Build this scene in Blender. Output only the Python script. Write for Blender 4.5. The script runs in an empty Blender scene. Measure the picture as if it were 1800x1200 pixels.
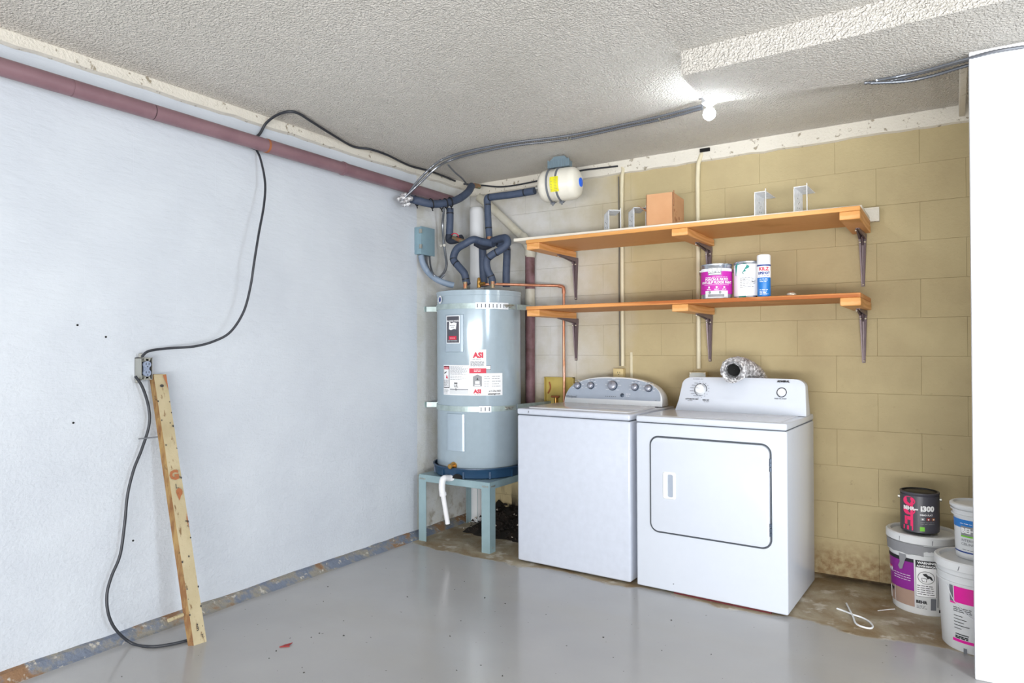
import bpy, bmesh, math, random
from mathutils import Vector, Matrix, noise
random.seed(7)
PI = math.pi
SC = bpy.context.scene
COL = SC.collection

# ------------------------------------------------------------------ camera
cam_d = bpy.data.cameras.new('camera'); cam = bpy.data.objects.new('camera', cam_d); COL.objects.link(cam)
yaw, pitch, roll = math.radians(32.8307), math.radians(.537), math.radians(.2115)
fwd = Vector((-math.sin(yaw)*math.cos(pitch), math.cos(yaw)*math.cos(pitch), math.sin(pitch)))
rgt = Vector((math.cos(yaw), math.sin(yaw), 0)); upv = rgt.cross(fwd)
r2 = rgt*math.cos(roll) - upv*math.sin(roll); u2 = upv*math.cos(roll) + rgt*math.sin(roll)
cam.matrix_world = Matrix(((r2.x, u2.x, -fwd.x, 3.0737), (r2.y, u2.y, -fwd.y, -4.1872), (r2.z, u2.z, -fwd.z, 1.2711), (0, 0, 0, 1)))
cam_d.sensor_width = 36; cam_d.lens = 36*1203.912/1800; cam_d.clip_start = .05
SC.camera = cam

# ------------------------------------------------------------------ world, lights, exposure
SC.view_settings.view_transform = 'Standard'; SC.view_settings.look = 'None'
SC.view_settings.gamma = 1; SC.view_settings.use_curve_mapping = False
SC.view_settings.exposure = -0.06
wd = bpy.data.worlds.new('world'); SC.world = wd; wd.use_nodes = True
wd.node_tree.nodes['Background'].inputs[0].default_value = (.93, .965, 1, 1)
wd.node_tree.nodes['Background'].inputs[1].default_value = 1.0

def area(name, loc, target, sx, sy, power, col):
    l = bpy.data.lights.new(name, 'AREA'); l.shape = 'RECTANGLE'; l.size = sx; l.size_y = sy; l.energy = power; l.color = col
    o = bpy.data.objects.new(name, l); COL.objects.link(o); o.location = loc
    o.rotation_euler = (Vector(target)-Vector(loc)).to_track_quat('-Z', 'Y').to_euler()
    return o
area('garage_door_daylight', (5.3, -8.0, 1.35), (1.6, 0, 1.2), 3.2, 2.1, 40, (.95, .975, 1))
area('ceiling_fill', (4.0, -8.0, .12), (2.2, -1.5, 2.5), 6.0, 1.2, 660, (1, .985, .96))  # added unseen fill, aimed up to brighten the ceiling like ground bounce
area('side_window_daylight', (5.3, -3.45, 1.45), (.9, -.4, 1.1), .6, 1.5, 75, (.84, .92, 1))
area('alcove_lamp', (4.0, -.62, 1.95), (2.2, -.2, 1.2), .3, .3, 3, (1, .95, .86))
bl = bpy.data.lights.new('bulb_light', 'POINT'); bl.energy = 22; bl.shadow_soft_size = .036; bl.color = (.86, .94, 1)
blo = bpy.data.objects.new('bulb_light', bl); COL.objects.link(blo); blo.location = (2.115, -0.98, 2.369)

# ------------------------------------------------------------------ helpers
def ptag(o, label=None, cat=None, group=None, kind=None):
    if label: o['label'] = label
    if cat: o['category'] = cat
    if group: o['group'] = group
    if kind: o['kind'] = kind
    return o
def thing(name, label, cat, loc=(0, 0, 0), rz=0, group=None):
    o = bpy.data.objects.new(name, None); COL.objects.link(o); o.empty_display_size = .1
    o.location = loc; o.rotation_euler = (0, 0, rz); ORG[o.name] = Vector(loc)
    return ptag(o, label, cat, group)
ORG = {}; LOCAL = set()
def local_thing(*a, **k):
    o = thing(*a, **k); LOCAL.add(o.name); ORG[o.name] = Vector((0, 0, 0)); return o

class MB:
    def __init__(s): s.v = []; s.f = []; s.m = []; s.sm = []
    def add(s, v, f, mi=0, smooth=False):
        n = len(s.v); s.v += [Vector(p) for p in v]
        for q in f: s.f.append([i+n for i in q]); s.m.append(mi); s.sm.append(smooth)
        return s
    def box(s, c, d, M=None, mi=0):
        x, y, z = d[0]/2, d[1]/2, d[2]/2
        v = [Vector((a*x, b*y, e*z)) for a in (-1, 1) for b in (-1, 1) for e in (-1, 1)]
        if M is not None: v = [M @ p for p in v]
        v = [p+Vector(c) for p in v]
        return s.add(v, [(0, 1, 3, 2), (4, 6, 7, 5), (0, 4, 5, 1), (2, 3, 7, 6), (0, 2, 6, 4), (1, 5, 7, 3)], mi)
    def bb(s, a, b, mi=0):
        a = Vector(a); b = Vector(b); return s.box((a+b)/2, [abs(b[i]-a[i]) for i in range(3)], None, mi)
    def prism(s, poly, o, u, v, w, mi=0):      # poly 2D in (u,v) plane at o, extruded by vector w
        o, u, v, w = map(Vector, (o, u, v, w)); n = len(poly)
        a = [o+u*p[0]+v*p[1] for p in poly]; b = [p+w for p in a]
        fl = [list(range(n))[::-1], [i+n for i in range(n)]] + [(i, (i+1) % n, (i+1) % n+n, i+n) for i in range(n)]
        return s.add(a+b, fl, mi)
    def tube(s, pts, r, seg=12, cap=True, mi=0, closed=False):
        pts = [Vector(p) for p in pts]; n = len(pts); rr = r if isinstance(r, (list, tuple)) else [r]*n
        T = []
        for i in range(n):
            if closed: t = pts[(i+1) % n]-pts[i-1]
            else: t = pts[min(i+1, n-1)]-pts[max(i-1, 0)]
            T.append(t.normalized() if t.length > 1e-9 else Vector((0, 0, 1)))
        ref = Vector((0, 0, 1)) if abs(T[0].z) < .9 else Vector((1, 0, 0))
        N = (ref-T[0]*ref.dot(T[0])).normalized(); V = []
        for i in range(n):
            N = (N-T[i]*N.dot(T[i])).normalized(); B = T[i].cross(N)
            for k in range(seg):
                a = 2*PI*k/seg; V.append(pts[i]+(N*math.cos(a)+B*math.sin(a))*rr[i])
        F = []
        for i in range(n if closed else n-1):
            j = (i+1) % n
            for k in range(seg):
                F.append((i*seg+k, i*seg+(k+1) % seg, j*seg+(k+1) % seg, j*seg+k))
        s.add(V, F, mi, True)
        if cap and not closed:
            s.add(V[:seg], [list(range(seg))[::-1]], mi); s.add(V[-seg:], [list(range(seg))], mi)
        return s
    def lathe(s, prof, c=(0, 0, 0), ax=(0, 0, 1), seg=32, mi=0, smooth=True, jit=0):
        ax = Vector(ax).normalized(); ref = Vector((1, 0, 0)) if abs(ax.x) < .9 else Vector((0, 1, 0))
        N = (ref-ax*ref.dot(ax)).normalized(); B = ax.cross(N); c = Vector(c); V = []
        for (r, h) in prof:
            for k in range(seg):
                a = 2*PI*k/seg; q = r*(1+random.uniform(-jit, jit)); V.append(c+ax*(h+random.uniform(-jit, jit)*.05)+(N*math.cos(a)+B*math.sin(a))*q)
        F = [(i*seg+k, i*seg+(k+1) % seg, (i+1)*seg+(k+1) % seg, (i+1)*seg+k) for i in range(len(prof)-1) for k in range(seg)]
        return s.add(V, F, mi, smooth)
    def cyl(s, a, b, r, seg=20, mi=0): return s.tube([a, b], r, seg, True, mi)
    def ball(s, c, r, seg=12, mi=0, sq=(1, 1, 1)):
        pr = [(math.sin(PI*i/8)*r+1e-5, -math.cos(PI*i/8)*r) for i in range(9)]
        n = len(s.v); s.lathe(pr, (0, 0, 0), (0, 0, 1), seg, mi)
        for i in range(n, len(s.v)):
            p = s.v[i]; s.v[i] = Vector((p.x*sq[0], p.y*sq[1], p.z*sq[2]))+Vector(c)
        return s
    def rotz(s, a, o):
        M = Matrix.Rotation(a, 3, 'Z'); o = Vector(o); s.v = [M @ (p-o)+o for p in s.v]; return s
    def build(s, name, mats, parent=None, bevel=0, bseg=2, origin=None, label=None, weld=False, auto=None):
        mats = mats if isinstance(mats, (list, tuple)) else [mats]
        if parent is not None: org = ORG[parent.name]
        elif origin is not None: org = Vector(origin)
        else:
            xs = [p.x for p in s.v]; ys = [p.y for p in s.v]; zs = [p.z for p in s.v]
            org = Vector(((min(xs)+max(xs))/2, (min(ys)+max(ys))/2, min(zs)))
        me = bpy.data.meshes.new(name); me.from_pydata([p-org for p in s.v], [], s.f)
        for m in mats: me.materials.append(m)
        for i, p in enumerate(me.polygons): p.material_index = s.m[i]; p.use_smooth = s.sm[i]
        if bevel or weld:
            bm = bmesh.new(); bm.from_mesh(me)
            if weld: bmesh.ops.remove_doubles(bm, verts=bm.verts, dist=1e-5)
            if bevel:
                es = [e for e in bm.edges if len(e.link_faces) == 2 and e.calc_face_angle(0) > .5]
                bmesh.ops.bevel(bm, geom=es, offset=bevel, segments=bseg, affect='EDGES', profile=.5, clamp_overlap=True)
                for f in bm.faces: f.smooth = bseg > 1
            bm.to_mesh(me); bm.free()
            if bevel and bseg > 1: me.set_sharp_from_angle(angle=.6)
        elif any(s.sm): me.set_sharp_from_angle(angle=.75)
        me.update()
        o = bpy.data.objects.new(name, me); COL.objects.link(o)
        if parent is not None: o.parent = parent; ORG[o.name] = org
        else: o.location = org; ORG[o.name] = org
        if label: o['label'] = label
        return o
def spl(pts, n=8, closed=False):       # Catmull-Rom
    pts = [Vector(p) for p in pts]; out = []; m = len(pts)
    for i in range(m if closed else m-1):
        p0 = pts[(i-1) % m] if closed or i else pts[0]*2-pts[1]
        p1 = pts[i]; p2 = pts[(i+1) % m]; p3 = pts[(i+2) % m] if closed or i+2 < m else pts[-1]*2-pts[-2]
        for k in range(n):
            t = k/n; out.append(.5*((2*p1)+(p2-p0)*t+(2*p0-5*p1+4*p2-p3)*t*t+(3*p1-p0-3*p2+p3)*t**3))
    if not closed: out.append(pts[-1])
    return out
def resample(pts, step):
    out = [pts[0]]; acc = 0
    for a, b in zip(pts, pts[1:]):
        L = (b-a).length; d = step-acc
        while d <= L: out.append(a.lerp(b, d/L)); d += step
        acc = L-(d-step)
    return out
def rrect(w, h, r, n=5, x0=0, y0=0):
    P = []
    for cx, cy, a0 in ((w/2-r, h/2-r, 0), (-w/2+r, h/2-r, PI/2), (-w/2+r, -h/2+r, PI), (w/2-r, -h/2+r, 1.5*PI)):
        for k in range(n+1):
            a = a0+PI/2*k/n; P.append((x0+cx+r*math.cos(a), y0+cy+r*math.sin(a)))
    return P
_fc = {}
def textverts(body, size, sx=1, bold=0, align='CENTER', shear=0):
    key = (body, size, sx, bold, align, shear)
    if key in _fc: return _fc[key]
    cu = bpy.data.curves.new('t', 'FONT'); cu.body = body; cu.size = size; cu.align_x = align; cu.resolution_u = 2; cu.offset = bold; cu.shear = shear
    ob = bpy.data.objects.new('t', cu); COL.objects.link(ob); bpy.context.view_layer.update()
    me = bpy.data.meshes.new_from_object(ob.evaluated_get(bpy.context.evaluated_depsgraph_get()))
    r = ([(v.co.x*sx, v.co.y) for v in me.vertices], [list(p.vertices) for p in me.polygons])
    bpy.data.objects.remove(ob); bpy.data.curves.remove(cu); bpy.data.meshes.remove(me); _fc[key] = r
    return r
def put_text(mb, body, size, mp, u, v, mi=0, **k):
    vs, fs = textverts(body, size, **k); mb.add([mp(u+a, v+b, 1) for a, b in vs], fs, mi)
def put_quad(mb, mp, u0, v0, u1, v1, mi=0, lift=0, n=None):
    n = n or max(1, int(abs(u1-u0)/.02)); V = []
    for i in range(n+1):
        u = u0+(u1-u0)*i/n; V += [mp(u, v0, lift), mp(u, v1, lift)]
    mb.add(V, [(2*i, 2*i+2, 2*i+3, 2*i+1) for i in range(n)], mi, True)
def put_poly(mb, mp, pts, mi=0, lift=1): mb.add([mp(a, b, lift) for a, b in pts], [list(range(len(pts)))], mi)
def put_lines(mb, mp, u0, u1, v0, v1, n, mi=0, th=.0022, ragged=.3):
    for i in range(n):
        v = v1+(v0-v1)*(i+.5)/n; e = u1-(u1-u0)*random.random()*ragged; u = u0
        while u < e:
            w = min(random.uniform(.008, .022), e-u); put_quad(mb, mp, u, v-th/2, u+w, v+th/2, mi, 1, 1); u += w+.0035
def plane_map(o, u, v, n, off=.0006):
    o, u, v, n = map(Vector, (o, u, v, n)); return lambda a, b, l=0: o+u*a+v*b+n*(off*(1+l))
def cyl_map(cx, cy, r, ang, z0, off=.0006):
    return lambda a, b, l=0: Vector((cx+(r+off*(1+l))*math.cos(ang+a/r), cy+(r+off*(1+l))*math.sin(ang+a/r), z0+b))
def cone_map(cx, cy, r0, r1, h, ang, z0, off=.0007):   # radius r0 at z0 to r1 at z0+h
    def f(a, b, l=0):
        r = r0+(r1-r0)*b/h+off*(1+l); t = ang+a/((r0+r1)/2); return Vector((cx+r*math.cos(t), cy+r*math.sin(t), z0+b))
    return f
def copy_tree(o, dx, parent=None):
    c = o.copy(); COL.objects.link(c)
    if parent is None: c.location = Vector(o.location)+Vector(dx)
    else: c.parent = parent
    for ch in list(o.children): copy_tree(ch, dx, c)
    return c

# ------------------------------------------------------------------ materials
def hexc(h, a=1):
    r = []
    for i in (0, 2, 4):
        c = int(h[i:i+2], 16)/255; r.append(c/12.92 if c <= .04045 else ((c+.055)/1.055)**2.4)
    return (*r, a)
class NT:
    def __init__(s, name):
        s.m = bpy.data.materials.new(name); s.m.use_nodes = True; s.n = s.m.node_tree.nodes; s.l = s.m.node_tree.links
        s.b = s.n['Principled BSDF']; s.tc = s.n.new('ShaderNodeTexCoord'); s.geo = s.n.new('ShaderNodeNewGeometry')
    def lk(s, a, b): s.l.new(a, b)
    def noise(s, scale, vec=None, detail=4, rough=.55, dist=0):
        n = s.n.new('ShaderNodeTexNoise'); n.inputs['Scale'].default_value = scale; n.inputs['Detail'].default_value = detail
        n.inputs['Roughness'].default_value = rough; n.inputs['Distortion'].default_value = dist; s.lk(vec or s.geo.outputs['Position'], n.inputs['Vector']); return n.outputs['Fac']
    def voro(s, scale, vec=None, feat='F1'):
        n = s.n.new('ShaderNodeTexVoronoi'); n.feature = feat; n.inputs['Scale'].default_value = scale; s.lk(vec or s.geo.outputs['Position'], n.inputs['Vector']); return n.outputs['Distance']
    def ramp(s, fac, lo, hi, a=(0, 0, 0, 1), b=(1, 1, 1, 1)):
        n = s.n.new('ShaderNodeValToRGB'); e = n.color_ramp.elements; e[0].position = lo; e[1].position = hi; e[0].color = a; e[1].color = b
        s.lk(fac, n.inputs[0]); return n.outputs[0]
    def mix(s, f, a, b):
        n = s.n.new('ShaderNodeMix'); n.data_type = 'RGBA'
        for i, x in ((0, f), (6, a), (7, b)):
            if hasattr(x, 'links') or hasattr(x, 'is_linked'): s.lk(x, n.inputs[i])
            else: n.inputs[i].default_value = x
        return n.outputs[2]
    def math(s, op, a, b=0, clamp=False):
        n = s.n.new('ShaderNodeMath'); n.operation = op; n.use_clamp = clamp
        for i, x in ((0, a), (1, b)):
            if hasattr(x, 'is_linked'): s.lk(x, n.inputs[i])
            else: n.inputs[i].default_value = x
        return n.outputs[0]
    def xyz(s):
        n = s.n.new('ShaderNodeSeparateXYZ'); s.lk(s.geo.outputs['Position'], n.inputs[0]); return n.outputs
    def map(s, sc, vec=None):
        n = s.n.new('ShaderNodeMapping'); n.inputs['Scale'].default_value = sc; s.lk(vec or s.tc.outputs['Object'], n.inputs['Vector']); return n.outputs[0]
    def bump(s, h, dist, strength=1, prev=None):
        n = s.n.new('ShaderNodeBump'); n.inputs['Strength'].default_value = strength; n.inputs['Distance'].default_value = dist
        s.lk(h, n.inputs['Height'])
        if prev is not None: s.lk(prev, n.inputs['Normal'])
        s.lk(n.outputs[0], s.b.inputs['Normal']); return n.outputs[0]
    def col(s, c):
        if hasattr(c, 'is_linked'): s.lk(c, s.b.inputs['Base Color'])
        else: s.b.inputs['Base Color'].default_value = c
    def set(s, rough=None, metal=None, spec=None, coat=None):
        for k, v in (('Roughness', rough), ('Metallic', metal), ('Specular IOR Level', spec), ('Coat Weight', coat)):
            if v is None: continue
            if hasattr(v, 'is_linked'): s.lk(v, s.b.inputs[k])
            else: s.b.inputs[k].default_value = v
def S(name, c, rough=.5, metal=0, var=None, bump=None, spec=None):
    t = NT(name)
    if var: t.col(t.mix(t.ramp(t.noise(var[1], t.tc.outputs['Object']), .38, .66), hexc(c), hexc(var[0])))
    else:
        t.col(t.mix(t.ramp(t.noise(25, t.tc.outputs['Object']), .3, .7), hexc(c), tuple(min(1, x*(.985 if min(hexc(c)[:3]) > .6 else .94)) for x in hexc(c)[:3])+(1,)))
    t.set(rough, metal, spec)
    if bump: t.bump(t.noise(bump[0], t.tc.outputs['Object']), bump[1])
    return t.m

# left wall: fresh white paint up to the paint edge near the heater, older cream beyond
t = NT('left_wall_paint'); X_, Y_, Z_ = t.xyz()
edge = t.math('ADD', Y_, t.math('MULTIPLY', t.math('SUBTRACT', t.noise(18), .5), .02))
old = t.ramp(edge, -.622, -.617)      # ramp clamps outside 0..1, so shift
old = t.math('MULTIPLY', t.math('ADD', edge, .62), 200, True)
white = t.mix(t.ramp(t.noise(2.2), .35, .7), hexc('CDD3DB'), hexc('C4CAD3'))
cream = t.mix(t.ramp(t.noise(6), .35, .65), hexc('D6D8DA'), hexc('CACAC4'))
low = t.math('MULTIPLY', t.math('SUBTRACT', .34, Z_), 4, True)
grime = t.mix(t.math('MULTIPLY', low, t.math('MULTIPLY', t.ramp(t.noise(14, None, 5), .52, .66), .7)), cream, hexc('8F8470'))
t.col(t.mix(old, white, grime)); t.set(.55, 0, .35)
n1 = t.bump(t.noise(1.0, t.map((9, 9, 30), t.geo.outputs['Position']), 5, .6), .006, .75)
lowrough = t.math('MULTIPLY', t.noise(70, None, 3), t.math('MULTIPLY', t.math('SUBTRACT', 1.9, Z_), .9, True))
t.bump(lowrough, .0035, .7, n1)
M_lwall = t.m
# back wall: yellow cream block paint, whiter overspray near the heater, dirty foot
t = NT('back_wall_paint'); X_, Y_, Z_ = t.xyz()
yel = t.mix(t.ramp(t.noise(3.5), .35, .7), hexc('BBAC85'), hexc('AD9D79'))
oi = t.n.new('ShaderNodeObjectInfo')
yel = t.mix(t.math('MULTIPLY', oi.outputs['Random'], .35), yel, hexc('B2A47F'))
wht = t.mix(t.ramp(t.noise(6), .4, .7), hexc('CFCECC'), hexc('C0BDB2'))
xx = t.math('ADD', X_, t.math('MULTIPLY', t.math('SUBTRACT', t.noise(3), .5), .35))
f = t.math('MULTIPLY', t.math('SUBTRACT', 1.35, xx), 1.6, True)
f = t.math('MULTIPLY', f, t.math('MULTIPLY', t.math('SUBTRACT', Z_, .8), 3, True))
c = t.mix(f, yel, wht)
spots = t.ramp(t.noise(26, None, 5, .7), .62, .70)
spots = t.math('MULTIPLY', spots, t.math('MULTIPLY', t.math('SUBTRACT', 1.3, Z_), .8, True))
c = t.mix(t.math('MULTIPLY', spots, .7), c, hexc('7A6C50'))
foot = t.math('MULTIPLY', t.math('SUBTRACT', t.math('ADD', .13, t.math('MULTIPLY', t.noise(9), .12)), Z_), 9, True)
c = t.mix(t.math('MULTIPLY', foot, t.ramp(t.noise(30, None, 5), .3, .62)), c, hexc('8C7350'))
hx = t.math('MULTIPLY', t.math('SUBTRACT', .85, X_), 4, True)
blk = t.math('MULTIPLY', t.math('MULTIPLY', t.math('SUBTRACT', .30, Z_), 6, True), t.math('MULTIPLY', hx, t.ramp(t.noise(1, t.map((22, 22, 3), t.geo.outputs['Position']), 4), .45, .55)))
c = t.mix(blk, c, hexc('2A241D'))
t.col(c); t.set(.6, 0, .3)
pit = t.ramp(t.voro(60), .0, .14)
pit2 = t.math('MAXIMUM', pit, t.ramp(t.noise(7), .42, .5))
n1 = t.bump(t.noise(55, None, 5, .6), .004, .5)
t.bump(pit2, .002, .5, n1)
M_bwall = t.m
M_mortar = S('mortar_joint_paint', 'A99870', .8, var=('7A6949', 7), bump=(120, .003))
t = NT('left_mortar'); t.col(hexc('C3C8D2')); t.set(.8); M_lmortar = t.m
# popcorn ceiling
t = NT('popcorn_ceiling'); X_, Y_, Z_ = t.xyz()
t.col(t.mix(t.ramp(t.noise(1.6), .35, .7), hexc('ECE7DF'), hexc('E4DFD6'))); t.set(.85, 0, .25)
h = t.math('ADD', t.math('MULTIPLY', t.noise(118, None, 2, .5), 1.0), t.math('MULTIPLY', t.noise(60, None, 1), .35))
t.bump(t.ramp(h, .45, .85), .013, 1)
M_ceil = t.m
t = NT('ceiling_band'); t.col(t.mix(t.ramp(t.noise(30), .62, .68), hexc('DDD8CD'), hexc('9C9280'))); t.set(.8); t.bump(t.noise(90), .006, .8); M_band = t.m
# floor: glossy grey epoxy, bare stained concrete near the back wall
t = NT('floor_epoxy'); X_, Y_, Z_ = t.xyz()
gr = t.mix(t.ramp(t.noise(.9, None, 3), .35, .7), hexc('B2B1B0'), hexc('A4A3A3'))
gr = t.mix(t.math('MULTIPLY', t.ramp(t.noise(.7, t.map((1, 3, 1), t.geo.outputs['Position']), 4), .5, .7), .35), gr, hexc('A9A59C'))
ye = t.math('ADD', Y_, t.math('MULTIPLY', t.math('SUBTRACT', t.noise(3.5), .5), .22))
ye = t.math('SUBTRACT', ye, t.math('MULTIPLY', t.math('ABSOLUTE', t.math('SUBTRACT', X_, 1.35)), .0))
bare = t.math('MULTIPLY', t.math('ADD', ye, .80), 40, True)
br = t.mix(t.ramp(t.noise(4, None, 6, .65, .6), .36, .64), hexc('87704F'), hexc('B0A58F'))
br = t.mix(t.math('MULTIPLY', t.ramp(t.noise(9, None, 5, .6), .56, .66), .8), br, hexc('D2CCC0'))
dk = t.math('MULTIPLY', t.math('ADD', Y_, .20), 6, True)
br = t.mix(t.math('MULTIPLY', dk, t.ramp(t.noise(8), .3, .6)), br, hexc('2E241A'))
fc = t.mix(bare, gr, br)
spk = t.ramp(t.noise(48, None, 2, .5), .745, .76)
fc = t.mix(t.math('MULTIPLY', spk, .85), fc, hexc('55524E'))
t.col(fc)
rg = t.math('ADD', t.math('MULTIPLY', t.ramp(t.noise(2.5), .3, .7), .10), .13)
rg = t.math('ADD', rg, t.math('MULTIPLY', bare, .45), True); t.set(rg, 0, .55)
n1 = t.bump(t.noise(5, None, 3), .004, .35)
t.bump(t.math('MULTIPLY', t.noise(60, None, 4), bare), .004, .7, n1)
M_floor = t.m
# flaking baseboard
t = NT('flaking_baseboard')
c = t.mix(t.ramp(t.noise(9, None, 5, .65), .45, .56), hexc('70798A'), hexc('8E8A80'))
c = t.mix(t.ramp(t.noise(4.5, None, 5, .6), .54, .6), c, hexc('8A6A4E'))
c = t.mix(t.ramp(t.noise(30, None, 5), .6, .66), c, hexc('B9B4AB'))
t.col(c); t.set(.6); t.bump(t.noise(40), .008, .8); M_base = t.m
# wood
def wood(name, a, b, d, sc=(2.2, 34, 34), rough=.5):
    t = NT(name); v = t.map(sc)
    w = t.n.new('ShaderNodeTexWave'); w.wave_type = 'RINGS'; w.inputs['Scale'].default_value = .5; w.inputs['Distortion'].default_value = 5
    w.inputs['Detail'].default_value = 3; w.inputs['Detail Scale'].default_value = .8; t.lk(v, w.inputs['Vector'])
    c = t.mix(t.ramp(w.outputs['Fac'], .25, .8), hexc(a), hexc(b))
    c = t.mix(t.ramp(t.noise(3, t.tc.outputs['Object']), .6, .75), c, hexc(d)); t.col(c); t.set(rough, 0, .3)
    t.bump(w.outputs['Fac'], .0008, .5); return t.m
M_wood = wood('pine_board', 'DDA66A', 'D09555', 'C48948')
M_woodlow = wood('fir_board', 'DB9B5C', 'A9602E', 'E0A86C', (1.6, 46, 46))
M_cleat = wood('cleat_wood', 'E0A66C', 'D29656', 'C98B48', (30, 3, 30))
t = NT('timber_paint')
c = t.mix(t.ramp(t.noise(7, None, 4), .4, .7), hexc('B9AC8C'), hexc('AB9D7B'))
c = t.mix(t.ramp(t.noise(1, t.map((60, 60, 14), t.geo.outputs['Position']), 5, .6), .60, .68), c, hexc('7A6040'))
t.col(c); t.set(.6); t.bump(t.noise(60), .003, .5); M_timber = t.m
t = NT('timber_side')
c = t.mix(t.ramp(t.noise(1, t.map((40, 40, 9), t.geo.outputs['Position']), 5, .6), .4, .58), hexc('93784A'), hexc('75502C'))
c = t.mix(t.ramp(t.noise(38, None, 5), .6, .68), c, hexc('4E3A1F')); t.col(c); t.set(.7); M_timber2 = t.m

M_tank = S('heater_enamel', 'A6B6C1', .17, .1)
M_tankcover = S('heater_cover', 'A5B5C2', .3, .1)
M_galv = S('galvanised_strap', 'B4C4C4', .42, .35, var=('A3B3B2', 30))
M_steel = S('stand_steel', '9DB6BC', .38, .35, var=('92ABB2', 8))
M_zinc = S('zinc_fitting', 'B5B5AE', .35, .8)
M_pan = S('dark_blue_pan', '22415F', .35)
M_pvc = S('white_pvc', 'E6E6EA', .35)
M_brass = S('brass', 'B58B4A', .3, .8)
M_copper = S('copper', 'D39A7E', .3, .6, var=('C07D5E', 14))
M_oldcopper = S('soldered_copper', 'A4694A', .45, .5, var=('7E8A70', 30))
M_foam = S('foam_insulation', '434F66', .62, 0, var=('39445A', 20), bump=(60, .002))
M_foamdark = S('foam_insulation_dark', '262C3A', .8, 0)
M_ties = S('black_tape', '15161B', .5)
M_brown = S('brown_pipe_paint', '86686F', .38, 0, var=('7A5C64', 6))
M_brownv = S('rusty_brown_pipe', '84636A', .6, 0, var=('5E3F3E', 9), bump=(30, .004))
M_creampipe = S('painted_pipe', 'CFCBBE', .5, 0, var=('C0BBAA', 12), bump=(40, .003))
M_conduit = S('painted_conduit', 'D9D0B4', .45)
M_black = S('black_cable', '2E3138', .45)
M_darkgap = S('dark_gap', '101010', .9)
M_armor = S('armoured_cable_metal', '8B8F97', .32, .8)
M_graycond = S('grey_conduit', '7F8FA3', .45)
M_hanger = S('hanger_grey', '6E818C', .5)
M_boxgray = S('disconnect_grey', '7E9AA5', .45, 0, var=('7892A0', 12))
M_tankcream = S('expansion_tank_enamel', 'E6E2D6', .28)
M_yellow = S('yellow_label', 'E8E020', .5)
M_blue = S('blue_disc', '1766EA', .4)
M_white = S('appliance_white', 'D0D6E1', .18)
M_whitepl = S('white_plastic', 'EAEDF0', .3)
M_grayline = S('dark_seam', '4A5058', .6)
M_washer = S('washer_enamel', 'C8CEDB', .18)
M_toplid = S('appliance_lid_white', 'D9D9DC', .14)
M_console = S('console_silver', 'A9B3C2', .35, .25)
M_knob = S('knob_silver', 'A6A9B6', .28, .5)
M_knobring = S('knob_ring', '4C5868', .3, .5)
M_ink = S('black_print', '202228', .6)
M_ink2 = S('grey_print', '6C7078', .6)
M_paper = S('paper_label', 'F0F1F4', .5)
M_red = S('red_print', 'D02445', .5)
M_darklabel = S('dark_label', '4E4E58', .4)
M_wallw = S('partition_white', 'E4E6EA', .6)
M_brk = S('bracket_brown_steel', '6E5E62', .4, .2)
M_screw = S('screw_head', 'D8D0C0', .4, .6)
M_board = S('white_backboard', 'E3DDD0', .6)
M_card = S('cardboard', 'C4946C', .75, 0, var=('BC8B62', 6))
M_cardin = S('cardboard_inside', '9A6B48', .8)
M_whitemetal = S('white_metal', 'EEF1F6', .4, 0, var=('D5DAE2', 40))
M_tin = S('tin_can_metal', 'BFC4CC', .25, .85)
M_magenta = S('magenta_label', 'C01FA6', .4)
M_purple = S('purple_label', '8A2490', .4)
M_pink = S('pink_label', 'F0306E', .4)
M_pinkm = S('bright_magenta', 'E0189C', .4)
M_teal = S('teal_paint', '1F8C84', .4)
M_bluelab = S('blue_label', '1E78C8', .35)
M_navy = S('navy_print', '1E3F8C', .4)
M_charcoal = S('charcoal_label', '4B4B55', .4)
M_green = S('green_tag', '7CD03A', .5)
M_bucket = S('bucket_plastic', 'D9DCDF', .4)
M_grayp = S('grey_paint_smear', '8C8E93', .5)
M_tan = S('label_photo', 'A48A7C', .5)
M_almond = S('almond_plastic', 'D3BF8C', .4)
M_supply = S('supply_box_yellow', 'C6B265', .5, 0, var=('B5A052', 7))
M_rust = S('rust', 'A0623C', .7)
M_rubble = S('dark_soil', '15100D', .9, 0, var=('2A2019', 14))
M_chip = S('pale_chips', 'B8AFA4', .8)
M_redflake = S('red_flake', '9A2E2E', .6)
M_flake = S('dark_flake', '3A3836', .7)
M_recept = S('receptacle_grey', '8D99B0', .4)
t = NT('foil'); t.col(t.mix(t.ramp(t.noise(70, None, 4), .4, .6), hexc('F2F2F5'), hexc('9A989A'))); t.set(.32, .6); t.bump(t.noise(110, None, 4), .01, .9); M_foil = t.m
t = NT('bulb_glow'); t.b.inputs['Emission Color'].default_value = (.9, .97, 1, 1); t.b.inputs['Emission Strength'].default_value = 25; t.col(hexc('FFFFFF')); M_bulb = t.m

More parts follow.
